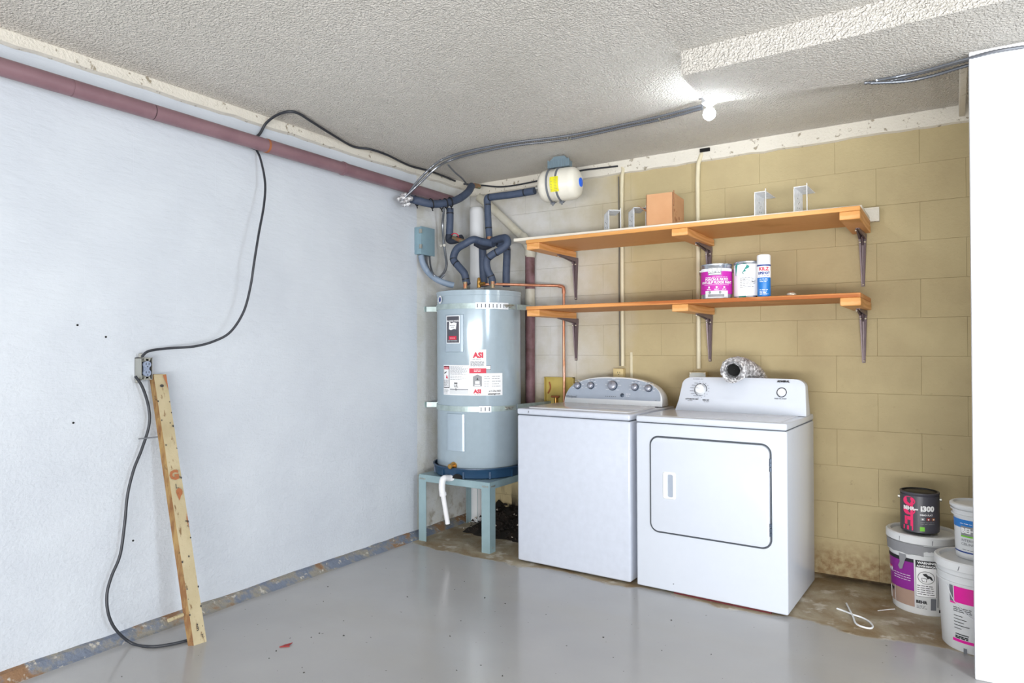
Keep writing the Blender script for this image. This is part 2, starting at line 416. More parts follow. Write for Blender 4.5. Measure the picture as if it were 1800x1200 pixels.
# ------------------------------------------------------------------ room shell
W0, XR, YB = 0.0, 8.0, -8.2
fl = MB(); fl.bb((-.25, YB, -.1), (XR, .25, 0)); ptag(fl.build('floor', M_floor, origin=(0, 0, 0)), kind='structure')
ce = MB(); ce.bb((-.25, YB, 2.502), (XR, .25, 2.62)); ceil = ptag(ce.build('ceiling', M_ceil, origin=(0, 0, 2.5)), kind='structure')
so = MB(); so.prism([(2.127, -1.415), (XR, -1.53), (XR, -.72), (2.756, -.919), (2.127, -1.03)], (0, 0, 2.4), (1, 0, 0), (0, 1, 0), (0, 0, .11))
so.build('soffit', M_ceil, ceil)
bk = MB(); bk.bb((-.25, .012, 0), (4.6, .2, 2.502)); wb = ptag(bk.build('wall_back', M_mortar, origin=(0, 0, 0)), kind='structure')
lw = MB(); lw.bb((-.2, YB, 0), (-.010, .012, 2.502)); wl = ptag(lw.build('wall_left', M_lmortar, origin=(0, 0, 0)), kind='structure')
rw = MB(); rw.bb((3.131, -1.026, 0), (XR, -.915, 2.41)); ptag(rw.build('wall_right', M_wallw, bevel=.004, origin=(3.131, -1.026, 0)), kind='structure')
aw = MB(); aw.bb((4.6, -.915, 0), (4.75, .2, 2.502)); ptag(aw.build('wall_alcove', M_wallw, origin=(4.6, -.9, 0)), kind='structure')
# concrete blocks of both walls
def block_mesh(w, h, ax, gap, bev, depth, mat):
    m = MB()
    if ax == 'y': m.box((0, depth/2-.0, 0), (w-gap, depth, h-gap))
    else: m.box((-depth/2, 0, 0), (depth, w-gap, h-gap))
    o = m.build('concrete_block', mat, origin=(0, 0, 0), bevel=bev, bseg=1); me = o.data; bpy.data.objects.remove(o); return me
CH = .2032
def lay(parent, ax, u0, u1, off_even, gap, bev, depth, mat, jit):
    cache = {}
    for r in range(12):
        u = off_even + (CH if r % 2 else 0)
        while u > u0: u -= 2*CH
        while u < u1:
            a, b = max(u, u0), min(u+2*CH, u1)
            if b-a > .03:
                k = round(b-a, 3)
                if k not in cache: cache[k] = block_mesh(b-a, CH, ax, gap, bev, depth, mat)
                o = bpy.data.objects.new('concrete_block', cache[k]); COL.objects.link(o); o.parent = parent
                j = random.uniform(-jit, jit); c = (a+b)/2
                o.location = (c, j, (r+.5)*CH) if ax == 'y' else (-abs(j), c, (r+.5)*CH)
            u += 2*CH
lay(wb, 'y', 0, 3.55, 2.726-4*CH, .0005, .0011, .02, M_bwall, .0009)
lay(wl, 'x', -3.9, -.0, -.10, .0, .0004, .012, M_lwall, .00012)
t2 = MB(); t2.bb((-.012, YB, 0), (0.0, -3.9, 2.4384)); t2.bb((-.012, YB, 2.4384), (0, 0, 2.502)); t2.build('upper_course', M_lwall, wl)
t2 = MB(); t2.bb((0, 0, 2.4384), (4.6, .02, 2.502)); t2.bb((3.55, 0, 0), (4.6, .02, 2.4384)); t2.build('upper_course', M_bwall, wb)
# plaster bands where ceiling meets walls
def band(name, a, b, dirv, h0, th, n=60):
    m = MB(); a = Vector(a); b = Vector(b); dv = Vector(dirv); V = []
    for i in range(n+1):
        p = a.lerp(b, i/n); z = h0+random.uniform(-.004, .004); e = th+random.uniform(-.002, .002)
        V += [Vector((p.x, p.y, 2.502)), Vector((p.x, p.y, z))+dv*.001, Vector((p.x, p.y, z+.006))+dv*e, Vector((p.x, p.y, 2.502))+dv*e*.8]
    F = []
    for i in range(n):
        for k in range(3): F.append((4*i+k, 4*i+4+k, 4*i+5+k, 4*i+1+k))
    m.add(V, F); return ptag(m.build(name, M_band, origin=(a.x, a.y, 2.45)), kind='structure')
band('trim_1', (0, YB, 0), (0, -.03, 0), (1, 0, 0), 2.447, .026, 110)
band('trim_2', (0, 0, 0), (4.6, 0, 0), (0, -1, 0), 2.414, .02)
m = MB(); m.bb((3.104, -.915, 2.44), (3.131, -.02, 2.502)); ptag(m.build('trim_3', M_band, bevel=.005), kind='structure')
# chamfered strip at the foot of the left wall
m = MB(); n = 90; V = []
for i in range(n+1):
    y = YB+(-.02-YB)*i/n; j = random.uniform(-.003, .003); w = .058+.02*max(0, (y+2.7)/2.7)
    V += [(0, y, 0), (w+j, y, 0), (w-.012+j, y, .006), (.018, y, .034+j*.6), (0, y, .040+j)]
m.add(V, [(5*i+k, 5*i+5+k, 5*i+6+k, 5*i+1+k) for i in range(n) for k in range(4)])
ptag(m.build('baseboard_left', M_base, origin=(0, -2, 0)), kind='structure')

# nail holes in the left wall
for (yy, zz) in ((-2.769, 1.373), (-2.655, 1.325), (-2.784, 0.967), (-2.537, 0.421)):
    m = MB(); m.cyl((-.002, yy, zz), (.0015, yy, zz), .0045, 10); o = m.build('anchor_hole', M_darkgap, wl)

# ------------------------------------------------------------------ water heater
HX, HY, HR = .367, -.404, .284
HT, HB = 1.640, .47
wh = thing('water_heater', 'tall pale grey cylindrical water heater strapped in the corner on a metal stand', 'water heater', (HX, HY, HB))
m = MB(); m.lathe([(.01, HB), (HR-.01, HB), (HR, HB+.012), (HR, HT-.03), (HR+.002, HT-.028), (HR+.002, HT-.004), (HR-.006, HT), (HR-.02, HT-.008), (.01, HT-.004)], (HX, HY, 0), (0, 0, 1), 72)
m.build('tank_jacket', M_tank, wh)
m = MB(); m.lathe([(HR-.02, HT-.012), (HR+.004, HT-.012), (HR+.004, HT+.003), (HR-.006, HT+.006), (HR-.02, HT+.002)], (HX, HY, 0), (0, 0, 1), 72); m.build('top_rim', M_tank, wh)
def cyl_panel(name, a0, a1, z0, z1, r0, th, mat, parent, n=10, rr=.0):
    m = MB(); V = []
    for i in range(n+1):
        a = a0+(a1-a0)*i/n; c, s_ = math.cos(a), math.sin(a)
        e = .006 if i in (0, n) else 0
        for r, z in ((r0-.002, z0), (r0+th-e*.6, z0+.004), (r0+th-e*.6, z1-.004), (r0-.002, z1)): V.append((HX+r*c, HY+r*s_, z))
    F = [(4*i+k, 4*i+4+k, 4*i+5+k, 4*i+1+k) for i in range(n) for k in range(3)]+[(0, 1, 2, 3), (4*n+3, 4*n+2, 4*n+1, 4*n)]
    m.add(V, F, 0, False); return m.build(name, mat, parent)
a0, a1 = -1.807, -1.304
cp = cyl_panel('element_cover', a0, a1, 1.244, 1.489, HR, .012, M_tankcover, wh)
b0, b1 = -1.727, -1.388
bz0, bz1 = 1.306, 1.475
mp = cyl_map(HX, HY, HR+.0125, (b0+b1)/2, (bz0+bz1)/2); bw = (b1-b0)*HR/2; bh = (bz1-bz0)/2
m = MB(); put_quad(m, mp, -bw-.005, -bh-.005, bw+.005, bh+.005, 0, 0, 6); put_quad(m, mp, -bw, -bh, bw, bh, 1, 1, 6)
mp2 = lambda a, b, l=0: mp(a, b, 2.5)
put_text(m, 'BRADFORD WHITE', .0135, mp2, 0, bh-.035, 2, sx=.80, bold=.0004)
put_poly(m, mp2, [(-.030, -.018+.02), (-.012, -.024+.02), (.012, -.016+.02), (.026, -.020+.02), (.032, .02+.022), (.010, .026+.02), (-.012, .02+.02), (-.026, .035+.02)], 2, 2)
put_quad(m, mp2, -.03, -.065, .03, -.042, 3, 2, 3)
put_text(m, 'BUILT TO BE THE BEST', .0085, mp2, 0, -bh+.010, 2, sx=.85)
mp3 = lambda a, b, l=0: mp(a, b, 4)
put_text(m, 'MADE IN USA', .009, mp3, 0, -.058, 2, sx=.75)
put_text(m, 'BRADFORD', .010, mp3, 0, .022, 4, sx=.8); put_text(m, 'WHITE', .010, mp3, 0, .010, 4, sx=.8)
m.build('brand_badge', [M_paper, M_darklabel, M_paper, M_red, M_ink], cp, label='dark rectangular badge with white lettering')
cyl_panel('element_cover', -1.755, -1.284, 0.609, 0.853, HR, .010, M_tankcover, wh)
# stickers
def sticker(px, label):
    (a0, z1), (a1, z0) = px; am = (a0+a1)/2; zm = (z0+z1)/2; return cyl_map(HX, HY, HR, am, zm, .0008), (a1-a0)*HR/2, (z1-z0)/2
mp, w, h = sticker(((-1.899, 1.162), (-1.174, 0.969)), '')
m = MB(); put_quad(m, mp, -w, -h, w, h, 0, 0)
put_quad(m, mp, -w+.004, -h+.045, -w+.060, h-.006, 1, 1); put_quad(m, mp, -w+.008, -h+.050, -w+.056, h-.010, 0, 2); put_quad(m, mp, -w+.008, h-.028, -w+.056, h-.010, 2, 3)
q = lambda a, b, l=0: mp(a, b, l+3)
put_text(m, 'DANGER', .013, q, -w+.032, h-.024, 0, sx=.8); put_poly(m, q, [(-w+.014, h-.05), (-w+.036, h-.04), (-w+.034, h-.048), (-w+.014, h-.058)], 1); put_poly(m, q, [(-w+.03, h-.085), (-w+.036, h-.062), (-w+.044, h-.078), (-w+.05, h-.088)], 2)
put_lines(m, q, -w+.011, -w+.052, -h+.055, h-.095, 9, 3, .002)
put_lines(m, q, -w+.070, w-.01, .035, h-.006, 9, 3, .0018); put_lines(m, q, -w+.070, w-.02, .0, .03, 3, 3, .0018)
put_quad(m, q, -w+.066, -h+.035, w-.006, -h+.040, 3, 0); put_text(m, 'UL', .028, q, -w+.115, -.045, 1); put_text(m, 'S', .024, q, -w+.115, -.066, 1)
put_quad(m, q, -w+.10, -.022, -w+.125, -.016, 1, 0)
put_lines(m, q, -w+.008, -w+.055, -h+.008, -h+.038, 4, 3, .002); put_quad(m, q, -w+.066, -h+.008, w-.01, -h+.032, 4, 0)
m.build('warning_sticker', [M_paper, M_ink, M_red, M_ink2, M_bucket], wh, label='white warning sticker with black bordered panel')
mp, w, h = sticker(((-1.171, 1.262), (-0.794, 1.11)), '')
m = MB(); mp_ = lambda a, b, l=0: mp(a, b, l+2.2); put_quad(m, mp_, -w, -h, w, h, 0, 0); q = lambda a, b, l=0: mp(a, b, l+4)
put_text(m, 'ASI', .046, q, .004, h-.052, 1, bold=.0025, sx=1.0); put_lines(m, q, -w+.02, w-.02, h-.066, h-.058, 1, 2, .003)
put_lines(m, q, -w+.008, w-.008, -h+.045, h-.075, 7, 2, .0024, .1); put_quad(m, q, -w, -h, w, -h+.032, 1, 0)
put_lines(m, lambda a, b, l=0: mp(a, b, 6), -w+.03, w-.03, -h+.008, -h+.026, 2, 0, .003, .1)
m.build('service_sticker', [M_paper, M_red, M_ink2], wh, label='white sticker with red letters and red band')
mp, w, h = sticker(((-1.173, 1.11), (-0.4, 0.968)), '')
m = MB(); mp_ = lambda a, b, l=0: mp(a, b, l+1); put_quad(m, mp_, -w, -h, w, h, 0, 0); q = lambda a, b, l=0: mp(a, b, l+3)
cx = -w+.052; put_poly(m, q, [(cx-.028, -.012), (cx+.028, -.012), (cx+.028, h-.02), (cx, h-.008), (cx-.028, h-.02)], 3)
q2 = lambda a, b, l=0: mp(a, b, 5); put_quad(m, q2, cx-.014, .004, cx+.014, .022, 0, 0); put_quad(m, q2, cx-.018, -.008, cx+.018, -.001, 0, 0); put_poly(m, q2, [(cx-.006, .03), (cx+.006, .03), (cx, .045)], 1)
put_text(m, 'ASI', .034, q, cx, -h+.016, 2, bold=.002); put_lines(m, q, cx-.02, cx+.02, -h+.004, -h+.011, 1, 1, .002)
put_lines(m, q, -w+.095, w-.085, -.02, h-.012, 5, 4, .0024); put_lines(m, q, .035, w-.012, -.02, h-.012, 5, 4, .0026)
put_text(m, '619-596-9400', .017, q, .055, -h+.022, 1, sx=.85); put_text(m, 'asiheatingair.com', .014, q, .05, -h+.006, 1, sx=.85, bold=.0004)
m.build('service_sticker', [M_paper, M_ink, M_red, M_grayp, M_ink2], wh, label='wide white sticker with a tank drawing')
a_, z_ = (-1.564, 0.517); d = Vector((math.cos(a_), math.sin(a_), 0)); p = Vector((HX, HY, z_))+d*HR
m = MB(); m.cyl(p-d*.01, p+d*.008, .024, 16); m.cyl(p, p+d*.035, .012, 12); m.lathe([(.001, .030), (.016, .030), (.018, .036), (.016, .046), (.001, .048)], p, d, 8)
m.build('drain_valve', M_brass, wh)
for px, py in ((0.602, -0.873), (0.758, -0.809)): m = MB(); m.cyl((px, py, HT-.01), (px, py, HT+.03), .012, 14); m.build('pipe_nipple', M_oldcopper, wh)

ap = (-2.058, 1.589)
m = MB(); mp = cyl_map(HX, HY, HR, ap[0]+.05, ap[1], .0045)
put_poly(m, mp, [(.026*math.cos(k*PI/10), .026*math.sin(k*PI/10)) for k in range(20)], 0); put_poly(m, mp, [(.014*math.cos(k*PI/6)+.004, .017*math.sin(k*PI/6)) for k in range(12)], 1, 2)
put_poly(m, mp, [(-.006, -.012), (.001, -.012), (.014, .012), (.008, .012)], 0, 4)
m.build('round_sticker', [M_paper, M_navy], wh)
m = MB(); mp = cyl_map(HX, HY, HR, -0.748, 1.146, .0008); put_quad(m, mp, -.018, -.014, .018, .014, 0, 0, 3); put_quad(m, mp, -.015, -.011, .015, .011, 1, 1, 3); put_lines(m, mp, -.013, .013, -.009, .009, 3, 0, .002)
m.build('rating_sticker', [M_ink2, M_paper], wh)

# straps
def strap(z, label, p0, p1, wall_a):
    s = thing('heater_strap', label, 'strap', (HX, HY, z), group='seismic straps round the water heater')
    m = MB(); V = []; A0, A1, n = math.radians(-178), math.radians(2), 48
    for i in range(n+1):
        a = A0+(A1-A0)*i/n
        for r, dz in ((HR+.001, -.017), (HR+.004, -.017), (HR+.004, .017), (HR+.001, .017)): V.append((HX+r*math.cos(a), HY+r*math.sin(a), z+dz))
    m.add(V, [(4*i+k, 4*i+4+k, 4*i+4+(k+1) % 4, 4*i+(k+1) % 4) for i in range(n) for k in range(4)])
    m.build('band', M_galv, s)
    m = MB(); V = []; n = 10
    for i in range(n+1):
        a = p0+(p1-p0)*i/n
        for r, dz in ((HR+.004, -.021), (HR+.009, -.021), (HR+.009, .021), (HR+.004, .021)): V.append((HX+r*math.cos(a), HY+r*math.sin(a), z+dz))
    m.add(V, [(4*i+k, 4*i+4+k, 4*i+4+(k+1) % 4, 4*i+(k+1) % 4) for i in range(n) for k in range(4)]+[(0, 1, 2, 3), (4*n+3, 4*n+2, 4*n+1, 4*n)])
    pl = m.build('slotted_plate', M_whitemetal, s); ns = max(3, int((p1-p0)*HR/.024))
    m = MB()
    for i in range(ns):
        mp = cyl_map(HX, HY, HR+.009, p0+(p1-p0)*(i+.5)/ns, z, .0007); put_quad(m, mp, -.003, -.012, .003, .012, 0, 0, 1)
    m.build('slot', M_ink2, pl)['kind'] = 'stuff'
    # tail to the walls
    m = MB(); a = A0; b = Vector((HX+(HR+.002)*math.cos(math.radians(-165)), HY+(HR+.002)*math.sin(math.radians(-165)), z)); c = Vector((.006, b.y-.045, z))
    dv = (c-b); nn = Vector((0, 0, 1)).cross(dv).normalized()
    m.prism([(0, -.017), (1, -.017), (1, .017), (0, .017)], b, dv, (0, 0, 1), nn*.003); m.box((.004, c.y-.006, z), (.006, .03, .036)); m.build('wall_plate', M_galv, s)
    m = MB(); b = Vector((HX+(HR+.002)*math.cos(math.radians(8)), HY+(HR+.002)*math.sin(math.radians(8)), z)); c = Vector((.70, -.008, z)); dv = c-b; nn = Vector((0, 0, 1)).cross(dv).normalized()
    m.prism([(0, -.017), (1, -.017), (1, .017), (0, .017)], b, dv, (0, 0, 1), nn*.003)
    m.build('wall_tail', M_galv, s)
    m = MB(); a = math.radians(-18)
    for k in (0, .10):
        d = Vector((math.cos(a+k), math.sin(a+k), 0)); p = Vector((HX, HY, z))+d*(HR+.004); m.cyl(p, p+d*.016, .010, 6); m.cyl(p, p+d*.028, .004, 8)
    d = Vector((math.cos(a+.05), math.sin(a+.05), 0)); t_ = Vector((-d.y, d.x, 0)); p = Vector((HX, HY, z+.006))+d*(HR+.014); m.cyl(p-t_*.03, p+t_*.045, .004, 8)
    m.build('tension_bolt', M_zinc, s)
strap(1.541, 'upper galvanised strap round the grey water heater, with a long slotted plate', -1.026, -0.243, 0)
strap(0.882, 'lower galvanised strap round the grey water heater, with a short slotted plate', -0.957, -0.685, 0)

# pan
pn = MB(); pn.lathe([(.01, .437), (.286, .437), (.296, .444), (.304, .492), (.312, .500), (.312, .506), (.302, .506), (.290, .45), (.01, .446)], (HX, HY, 0), (0, 0, 1), 64)
pan = thing('drain_pan', 'dark blue round drain pan under the water heater', 'drain pan', (HX, HY, .437))
pn.build('tray', M_pan, pan)
for k in range(7):
    m = MB(); a = math.radians(-170+k*32); m.box((HX+.300*math.cos(a), HY+.300*math.sin(a), .462), (.012, .012, .044), Matrix.Rotation(a, 3, 'Z')); m.build('rib', M_pan, pan)
a_ = math.radians(-82); d = Vector((math.cos(a_), math.sin(a_), 0)); p = Vector((HX, HY, .46))+d*.297
m = MB(); m.prism([(.036*math.cos(k*PI/8), .03*math.sin(k*PI/8)-.02) for k in range(9)], p, (-d.y, d.x, 0), (0, 0, 1), d*.010); m.build('knockout', M_darkgap, pan)
# stand
SX0, SX1, SY0, SY1, SZ = .085, .655, -.700, -.115, .437
st = thing('heater_stand', 'pale blue steel stand with four angle legs under the water heater', 'stand', ((SX0+SX1)/2, (SY0+SY1)/2, 0))
m = MB(); m.bb((SX0, SY0, SZ-.006), (SX1, SY1, SZ))
m.bb((SX0, SY0, SZ-.045), (SX1, SY0+.004, SZ-.004)); m.bb((SX0, SY1-.004, SZ-.045), (SX1, SY1, SZ-.004)); m.bb((SX0, SY0, SZ-.045), (SX0+.004, SY1, SZ-.004)); m.bb((SX1-.004, SY0, SZ-.045), (SX1, SY1, SZ-.004))
m.build('top_frame', M_steel, st, bevel=.0015, bseg=1)
for (x, sx_) in ((SX0, 1), (SX1, -1)):
    for (y, sy_) in ((SY0, 1), (SY1, -1)):
        m = MB(); m.prism([(0, 0), (.062*sx_, 0), (.062*sx_, .004*sy_), (.004*sx_, .004*sy_), (.004*sx_, .062*sy_), (0, .062*sy_)], (x-.001*sx_, y-.001*sy_, 0), (1, 0, 0), (0, 1, 0), (0, 0, SZ-.012))
        lg = m.build('leg', M_steel, st)
        m = MB()
        for z in (SZ-.026,):
            for k in (.016, .034, .050): m.cyl((x+k*sx_, y-.004*sy_, z), (x+k*sx_, y+.003*sy_, z), .006, 8); m.cyl((x-.004*sx_, y+k*sy_, z), (x+.003*sx_, y+k*sy_, z), .006, 8)
        m.cyl((x-.003*sx_, y+.03*sy_, .03), (x+.001*sx_, y+.03*sy_, .03), .005, 8)
        m.build('bolt', M_zinc, lg)['kind'] = 'stuff'
# pvc drain
pd = thing('pvc_drain_pipe', 'short white plastic drain pipe with elbow hanging from the blue pan', 'pipe', (0.358, -0.74, 0.173))
e0 = Vector((0.349, -0.71, 0.438)); e1 = Vector((0.346, -0.77, 0.441)); e2 = Vector((0.34, -0.775, 0.383)); e3 = Vector((0.358, -0.74, 0.155))
m = MB(); m.tube(spl([e2, e3], 6), .0155, 16); m.build('pipe', M_pvc, pd)
m = MB(); m.tube(spl([e0+Vector((.02, .03, 0)), e0, e1, e2, e2+(e3-e2)*.18], 6), .0205, 16); m.tube([e2+(e3-e2)*.12, e2+(e3-e2)*.2], .023, 16); m.build('elbow', M_pvc, pd)

# ------------------------------------------------------------------ insulated pipes above the heater
def run(name, label, pts, r, mat=None, sub=None, grp='foam insulated water pipes above the heater', sm=6, rings=()):
    mat = mat or M_foam; t_ = thing(name, label, 'pipe', pts[0], group=grp)
    P = spl(pts, sm) if sm else [Vector(p) for p in pts]
    m = MB(); m.tube(P, r, 16); m.build('foam_sleeve', mat, t_)
    for k in rings:
        i = int(k*(len(P)-2)); a, b = P[i], P[i+1]; d = (b-a).normalized()
        m = MB(); m.tube([a-d*.004, a+d*.004], r*1.035, 16); m.build('sleeve_joint', M_ties, t_)
    return t_
FR = .0255
a = run('insulated_pipe', 'vertical foam sleeved pipe nearest the grey electrical box', [(0.133, -0.42, 2.244), (0.133, -0.42, 2.169), (0.128, -0.42, 2.062)], FR, sm=4, rings=(.3,))
run('insulated_pipe', 'short dark foam elbow at the foot of the leftmost riser', [(0.128, -0.42, 2.07), (0.123, -0.42, 2.027), (0.162, -0.42, 2.016), (0.236, -0.42, 2.029)], FR*.95, M_foamdark)
run('insulated_pipe', 'foam hose curving in an S down to the left top of the heater', [(0.474, -0.38, 1.974), (0.366, -0.38, 1.999), (0.333, -0.42, 2.008), (0.288, -0.45, 1.981), (0.223, -0.46, 1.947), (0.193, -0.46, 1.883), (0.237, -0.46, 1.829), (0.277, -0.45, 1.781), (0.284, -0.44, 1.734), (0.294, -0.44, 1.703)], FR, rings=(.58, .66, .9))
run('insulated_pipe', 'straight vertical foam sleeved pipe in the middle, behind the bent hose', [(0.288, -0.25, 2.018), (0.293, -0.25, 1.838), (0.302, -0.25, 1.705)], FR*1.05)
run('insulated_pipe', 'foam riser under the elbow of the expansion tank line', [(0.41, -0.36, 2.246), (0.414, -0.36, 2.149), (0.423, -0.36, 2.02)], FR*.92, sm=4, rings=(.12, .93))
run('insulated_pipe', 'foam hose looping right then down to the heater in front of the straight one', [(0.442, -0.36, 1.995), (0.525, -0.4, 1.998), (0.61, -0.44, 1.992), (0.636, -0.46, 1.95), (0.596, -0.48, 1.91), (0.54, -0.49, 1.884), (0.494, -0.49, 1.85), (0.492, -0.48, 1.787), (0.517, -0.47, 1.734), (0.519, -0.46, 1.693)], FR*.95, rings=(.52, .64, .9))
run('insulated_pipe', 'rightmost vertical foam sleeved pipe with a dark elbow at its top', [(0.457, -0.3, 1.986), (0.518, -0.3, 1.957), (0.527, -0.3, 1.906), (0.522, -0.3, 1.798), (0.521, -0.3, 1.686)], FR*1.02, rings=(.42,))
run('insulated_pipe', 'dark foam cross pipe hidden behind the two bent hoses', [(0.294, -0.34, 2.002), (0.357, -0.32, 1.972), (0.466, -0.34, 1.995)], FR, M_foamdark)
et = run('insulated_pipe', 'horizontal foam sleeved pipe leading to the cream expansion tank', [(0.41, -0.36, 2.238), (0.41, -0.36, 2.289), (0.452, -0.36, 2.295), (0.631, -0.36, 2.292), (0.785, -0.36, 2.295)], FR*.95, sm=4, rings=(.5, .95))
big = run('insulated_pipe', 'foam wrapped pipe arcing under the brown pipe end at the ceiling', [(0.055, -0.78, 2.26), (0.127, -0.75, 2.238), (0.18, -0.68, 2.225), (0.215, -0.58, 2.242), (0.226, -0.45, 2.291), (0.212, -0.32, 2.364), (0.159, -0.2, 2.439)], .026, rings=())
for (A, B) in (((0.1, -0.73, 2.286), (0.111, -0.76, 2.197)), ((0.191, -0.7, 2.261), (0.206, -0.7, 2.181)), ((0.212, -0.6, 2.266), (0.182, -0.6, 2.2)), ((0.231, -0.57, 2.276), (0.197, -0.57, 2.211)), ((0.247, -0.54, 2.288), (0.217, -0.54, 2.222))):
    A = Vector(A); B = Vector(B); c = (A+B)/2; d = (B-A).normalized(); s_ = Vector((.6, .8, .1)).normalized(); n_ = s_.cross(d)
    # tie: ring around the sleeve
    tdir = Vector((.45, .85, .1)).normalized(); u_ = tdir.cross(Vector((0, 0, 1))).normalized(); v_ = tdir.cross(u_)
    m = MB(); m.tube([c+u_*.031*math.cos(k*PI/8)+v_*.031*math.sin(k*PI/8)+tdir*.006*math.sin(k*PI/8) for k in range(16)], .0045, 6, closed=True); m.cyl(c+v_*.028, c+v_*.05+u_*.01, .004, 6)
    m.build('cable_tie', M_ties, big)
# bare copper joints
def joint(label, pts, r):
    m = MB(); m.tube(spl(pts, 4), r, 12); o = m.build('copper_fitting', M_oldcopper); ptag(o, label, 'fitting', 'bare copper joints between the foam sleeves'); return o
joint('bare copper joint next to the dark elbow at the left riser', [(0.17, -0.43, 2.033), (0.222, -0.44, 2.016), (0.271, -0.44, 2), (0.292, -0.43, 2.003)], .014)
joint('bare copper joint under the middle foam riser', [(0.43, -0.37, 2.026), (0.43, -0.37, 1.991), (0.392, -0.37, 1.986)], .017)
joint('orange copper joint at the ceiling corner', [(0.142, -0.19, 2.443), (0.148, -0.15, 2.454), (0.158, -0.1, 2.455)], .018)
m = MB(); m.tube(spl([(0.171, -0.45, 2.054), (0.203, -0.46, 2.058), (0.22, -0.45, 2.05), (0.222, -0.44, 2.035)], 5), .003, 8)
ptag(m.build('pink_wire', M_red), 'thin pink wire over the copper joint beside the left riser', 'wire')
# brass valve and copper discharge pipe
cp = thing('copper_pipe', 'thin copper pipe running from the heater top right then down behind the washer', 'pipe', (0.431, -0.36, 1.706))
P = [(0.393, -0.42, 1.699), (0.496, -0.4, 1.699), (0.641, -0.2, 1.699), (0.789, -0.05, 1.698), (0.821, -0.045, 1.685), (0.826, -0.045, 1.642), (0.824, -0.045, 1.314), (0.826, -0.045, 0.877)]
m = MB(); m.tube([Vector(p) for p in P], .0095, 12); m.build('tube', M_copper, cp)
m = MB(); m.tube(spl([P[3], P[4], P[5]], 5), .0125, 12); m.build('elbow', M_copper, cp)
v = thing('relief_valve', 'small brass valve on the heater top at the start of the copper pipe', 'valve', (0.379, -0.42, 1.688))
m = MB(); c = Vector((0.386, -0.43, 1.703)); m.cyl(c-Vector((0, 0, .025)), c+Vector((0, 0, .02)), .014, 12); m.lathe([(.001, .0), (.013, 0), (.010, .025), (.001, .03)], c+Vector((0, 0, .015)), (0, 0, 1), 12); m.cyl(c, c+Vector((.05, -.01, 0)), .011, 12); m.build('body', M_brass, v)
m = MB(); c2 = Vector((0.493, -0.43, 1.697)); m.cyl(c2-Vector((.008, 0, 0)), c2+Vector((.012, 0, 0)), .014, 8); m.build('union_nut', M_brass, v)

# ------------------------------------------------------------------ expansion tank
ec = Vector((0.966, -0.35, 2.311)); ax = Vector((.985, .10, .01)).normalized(); R = .103
et = thing('expansion_tank', 'small cream expansion tank with blue end cap hung under the ceiling', 'tank', ec)
prof = [(.001, -.135), (.03, -.134), (.06, -.130), (.086, -.119), (.099, -.100), (R, -.08), (R, -.012), (R+.003, -.008), (R+.003, .004), (R, .008), (R, .085), (.099, .106), (.086, .124), (.060, .136), (.03, .141), (.001, .142)]
m = MB(); m.lathe(prof, ec, ax, 48); m.build('shell', M_tankcream, et)
m = MB(); m.lathe([(.028, .139), (.029, .146), (.02, .150), (.001, .151)], ec, ax, 24); m.build('end_cap', M_blue, et, label='bright blue end cap')
N = Vector((0, 0, 1)); N = (N-ax*N.dot(ax)).normalized(); B = ax.cross(N)
for h in (-.05, .012):
    m = MB(); m.lathe([(R+.001, h-.006), (R+.006, h-.006), (R+.006, h+.006), (R+.001, h+.006)], ec, ax, 40)
    p = ec+ax*h-N*(R+.008); m.cyl(p-ax*.014, p+ax*.014, .008, 8); m.cyl(p+N*.006, p-N*.016, .006, 8); m.build('ring_strap', M_ink2, et)
camdir = (Vector((3.07, -4.19, 1.27))-ec); camdir -= ax*camdir.dot(ax); a0 = math.atan2(camdir.dot(B), camdir.dot(N))
mpt = lambda a, b, l=0: ec+ax*(a+.004)+(N*math.cos(a0+b/R)+B*math.sin(a0+b/R))*(R+.0068+.0006*l)
q_ = (mpt(0, .01)-mpt(0, -.01)).z
sg = 1 if q_ > 0 else -1
m = MB(); nn = 8
for i in range(nn):
    b0, b1 = (-.045+.09*i/nn+.01)*sg, (-.045+.09*(i+1)/nn+.01)*sg
    m.add([mpt(-.028, b0, 0), mpt(.028, b0, 0), mpt(.028, b1, 0), mpt(-.028, b1, 0)], [(0, 1, 2, 3)], 0, True)
for i in range(9):
    b0 = (-.028+.009*i)*sg; m.add([mpt(-.023, b0, 1), mpt(-.018+random.random()*.012, b0, 1), mpt(-.018, b0+.002*sg, 1), mpt(-.023, b0+.002*sg, 1)], [(0, 1, 2, 3)], 1)
    m.add([mpt(.0, b0, 1), mpt(.012+random.random()*.012, b0, 1), mpt(.018, b0+.0015*sg, 1), mpt(.0, b0+.0015*sg, 1)], [(0, 1, 2, 3)], 1)
m.build('yellow_label', [M_yellow, M_ink2], et)
m = MB(); m.cyl(ec-ax*.13, ec-ax*.165, .017, 12); m.build('inlet_fitting', M_zinc, et)
hb = thing('ceiling_hanger', 'grey ribbed hanger block holding the expansion tank to the ceiling', 'bracket', ec+N*R)
m = MB(); c0 = ec+Vector((0, 0, R+.02))
m.prism([(-.075, 0), (.075, 0), (.075, .035), (.04, 2.502-c0.z+.0), (-.03, 2.502-c0.z), (-.075, .03)], c0-Vector((0, .02, .012)), (ax.x, ax.y, 0), (0, 0, 1), Vector((-ax.y, ax.x, 0))*.05)
m.build('block', M_hanger, hb)
for i in range(9):
    p = c0+ax*(-.07+.0175*i)-Vector((0, .02, .014)); m = MB(); m.cyl(p, p+Vector((0, 0, .05)), .005, 6); m.build('rib', M_hanger, hb)

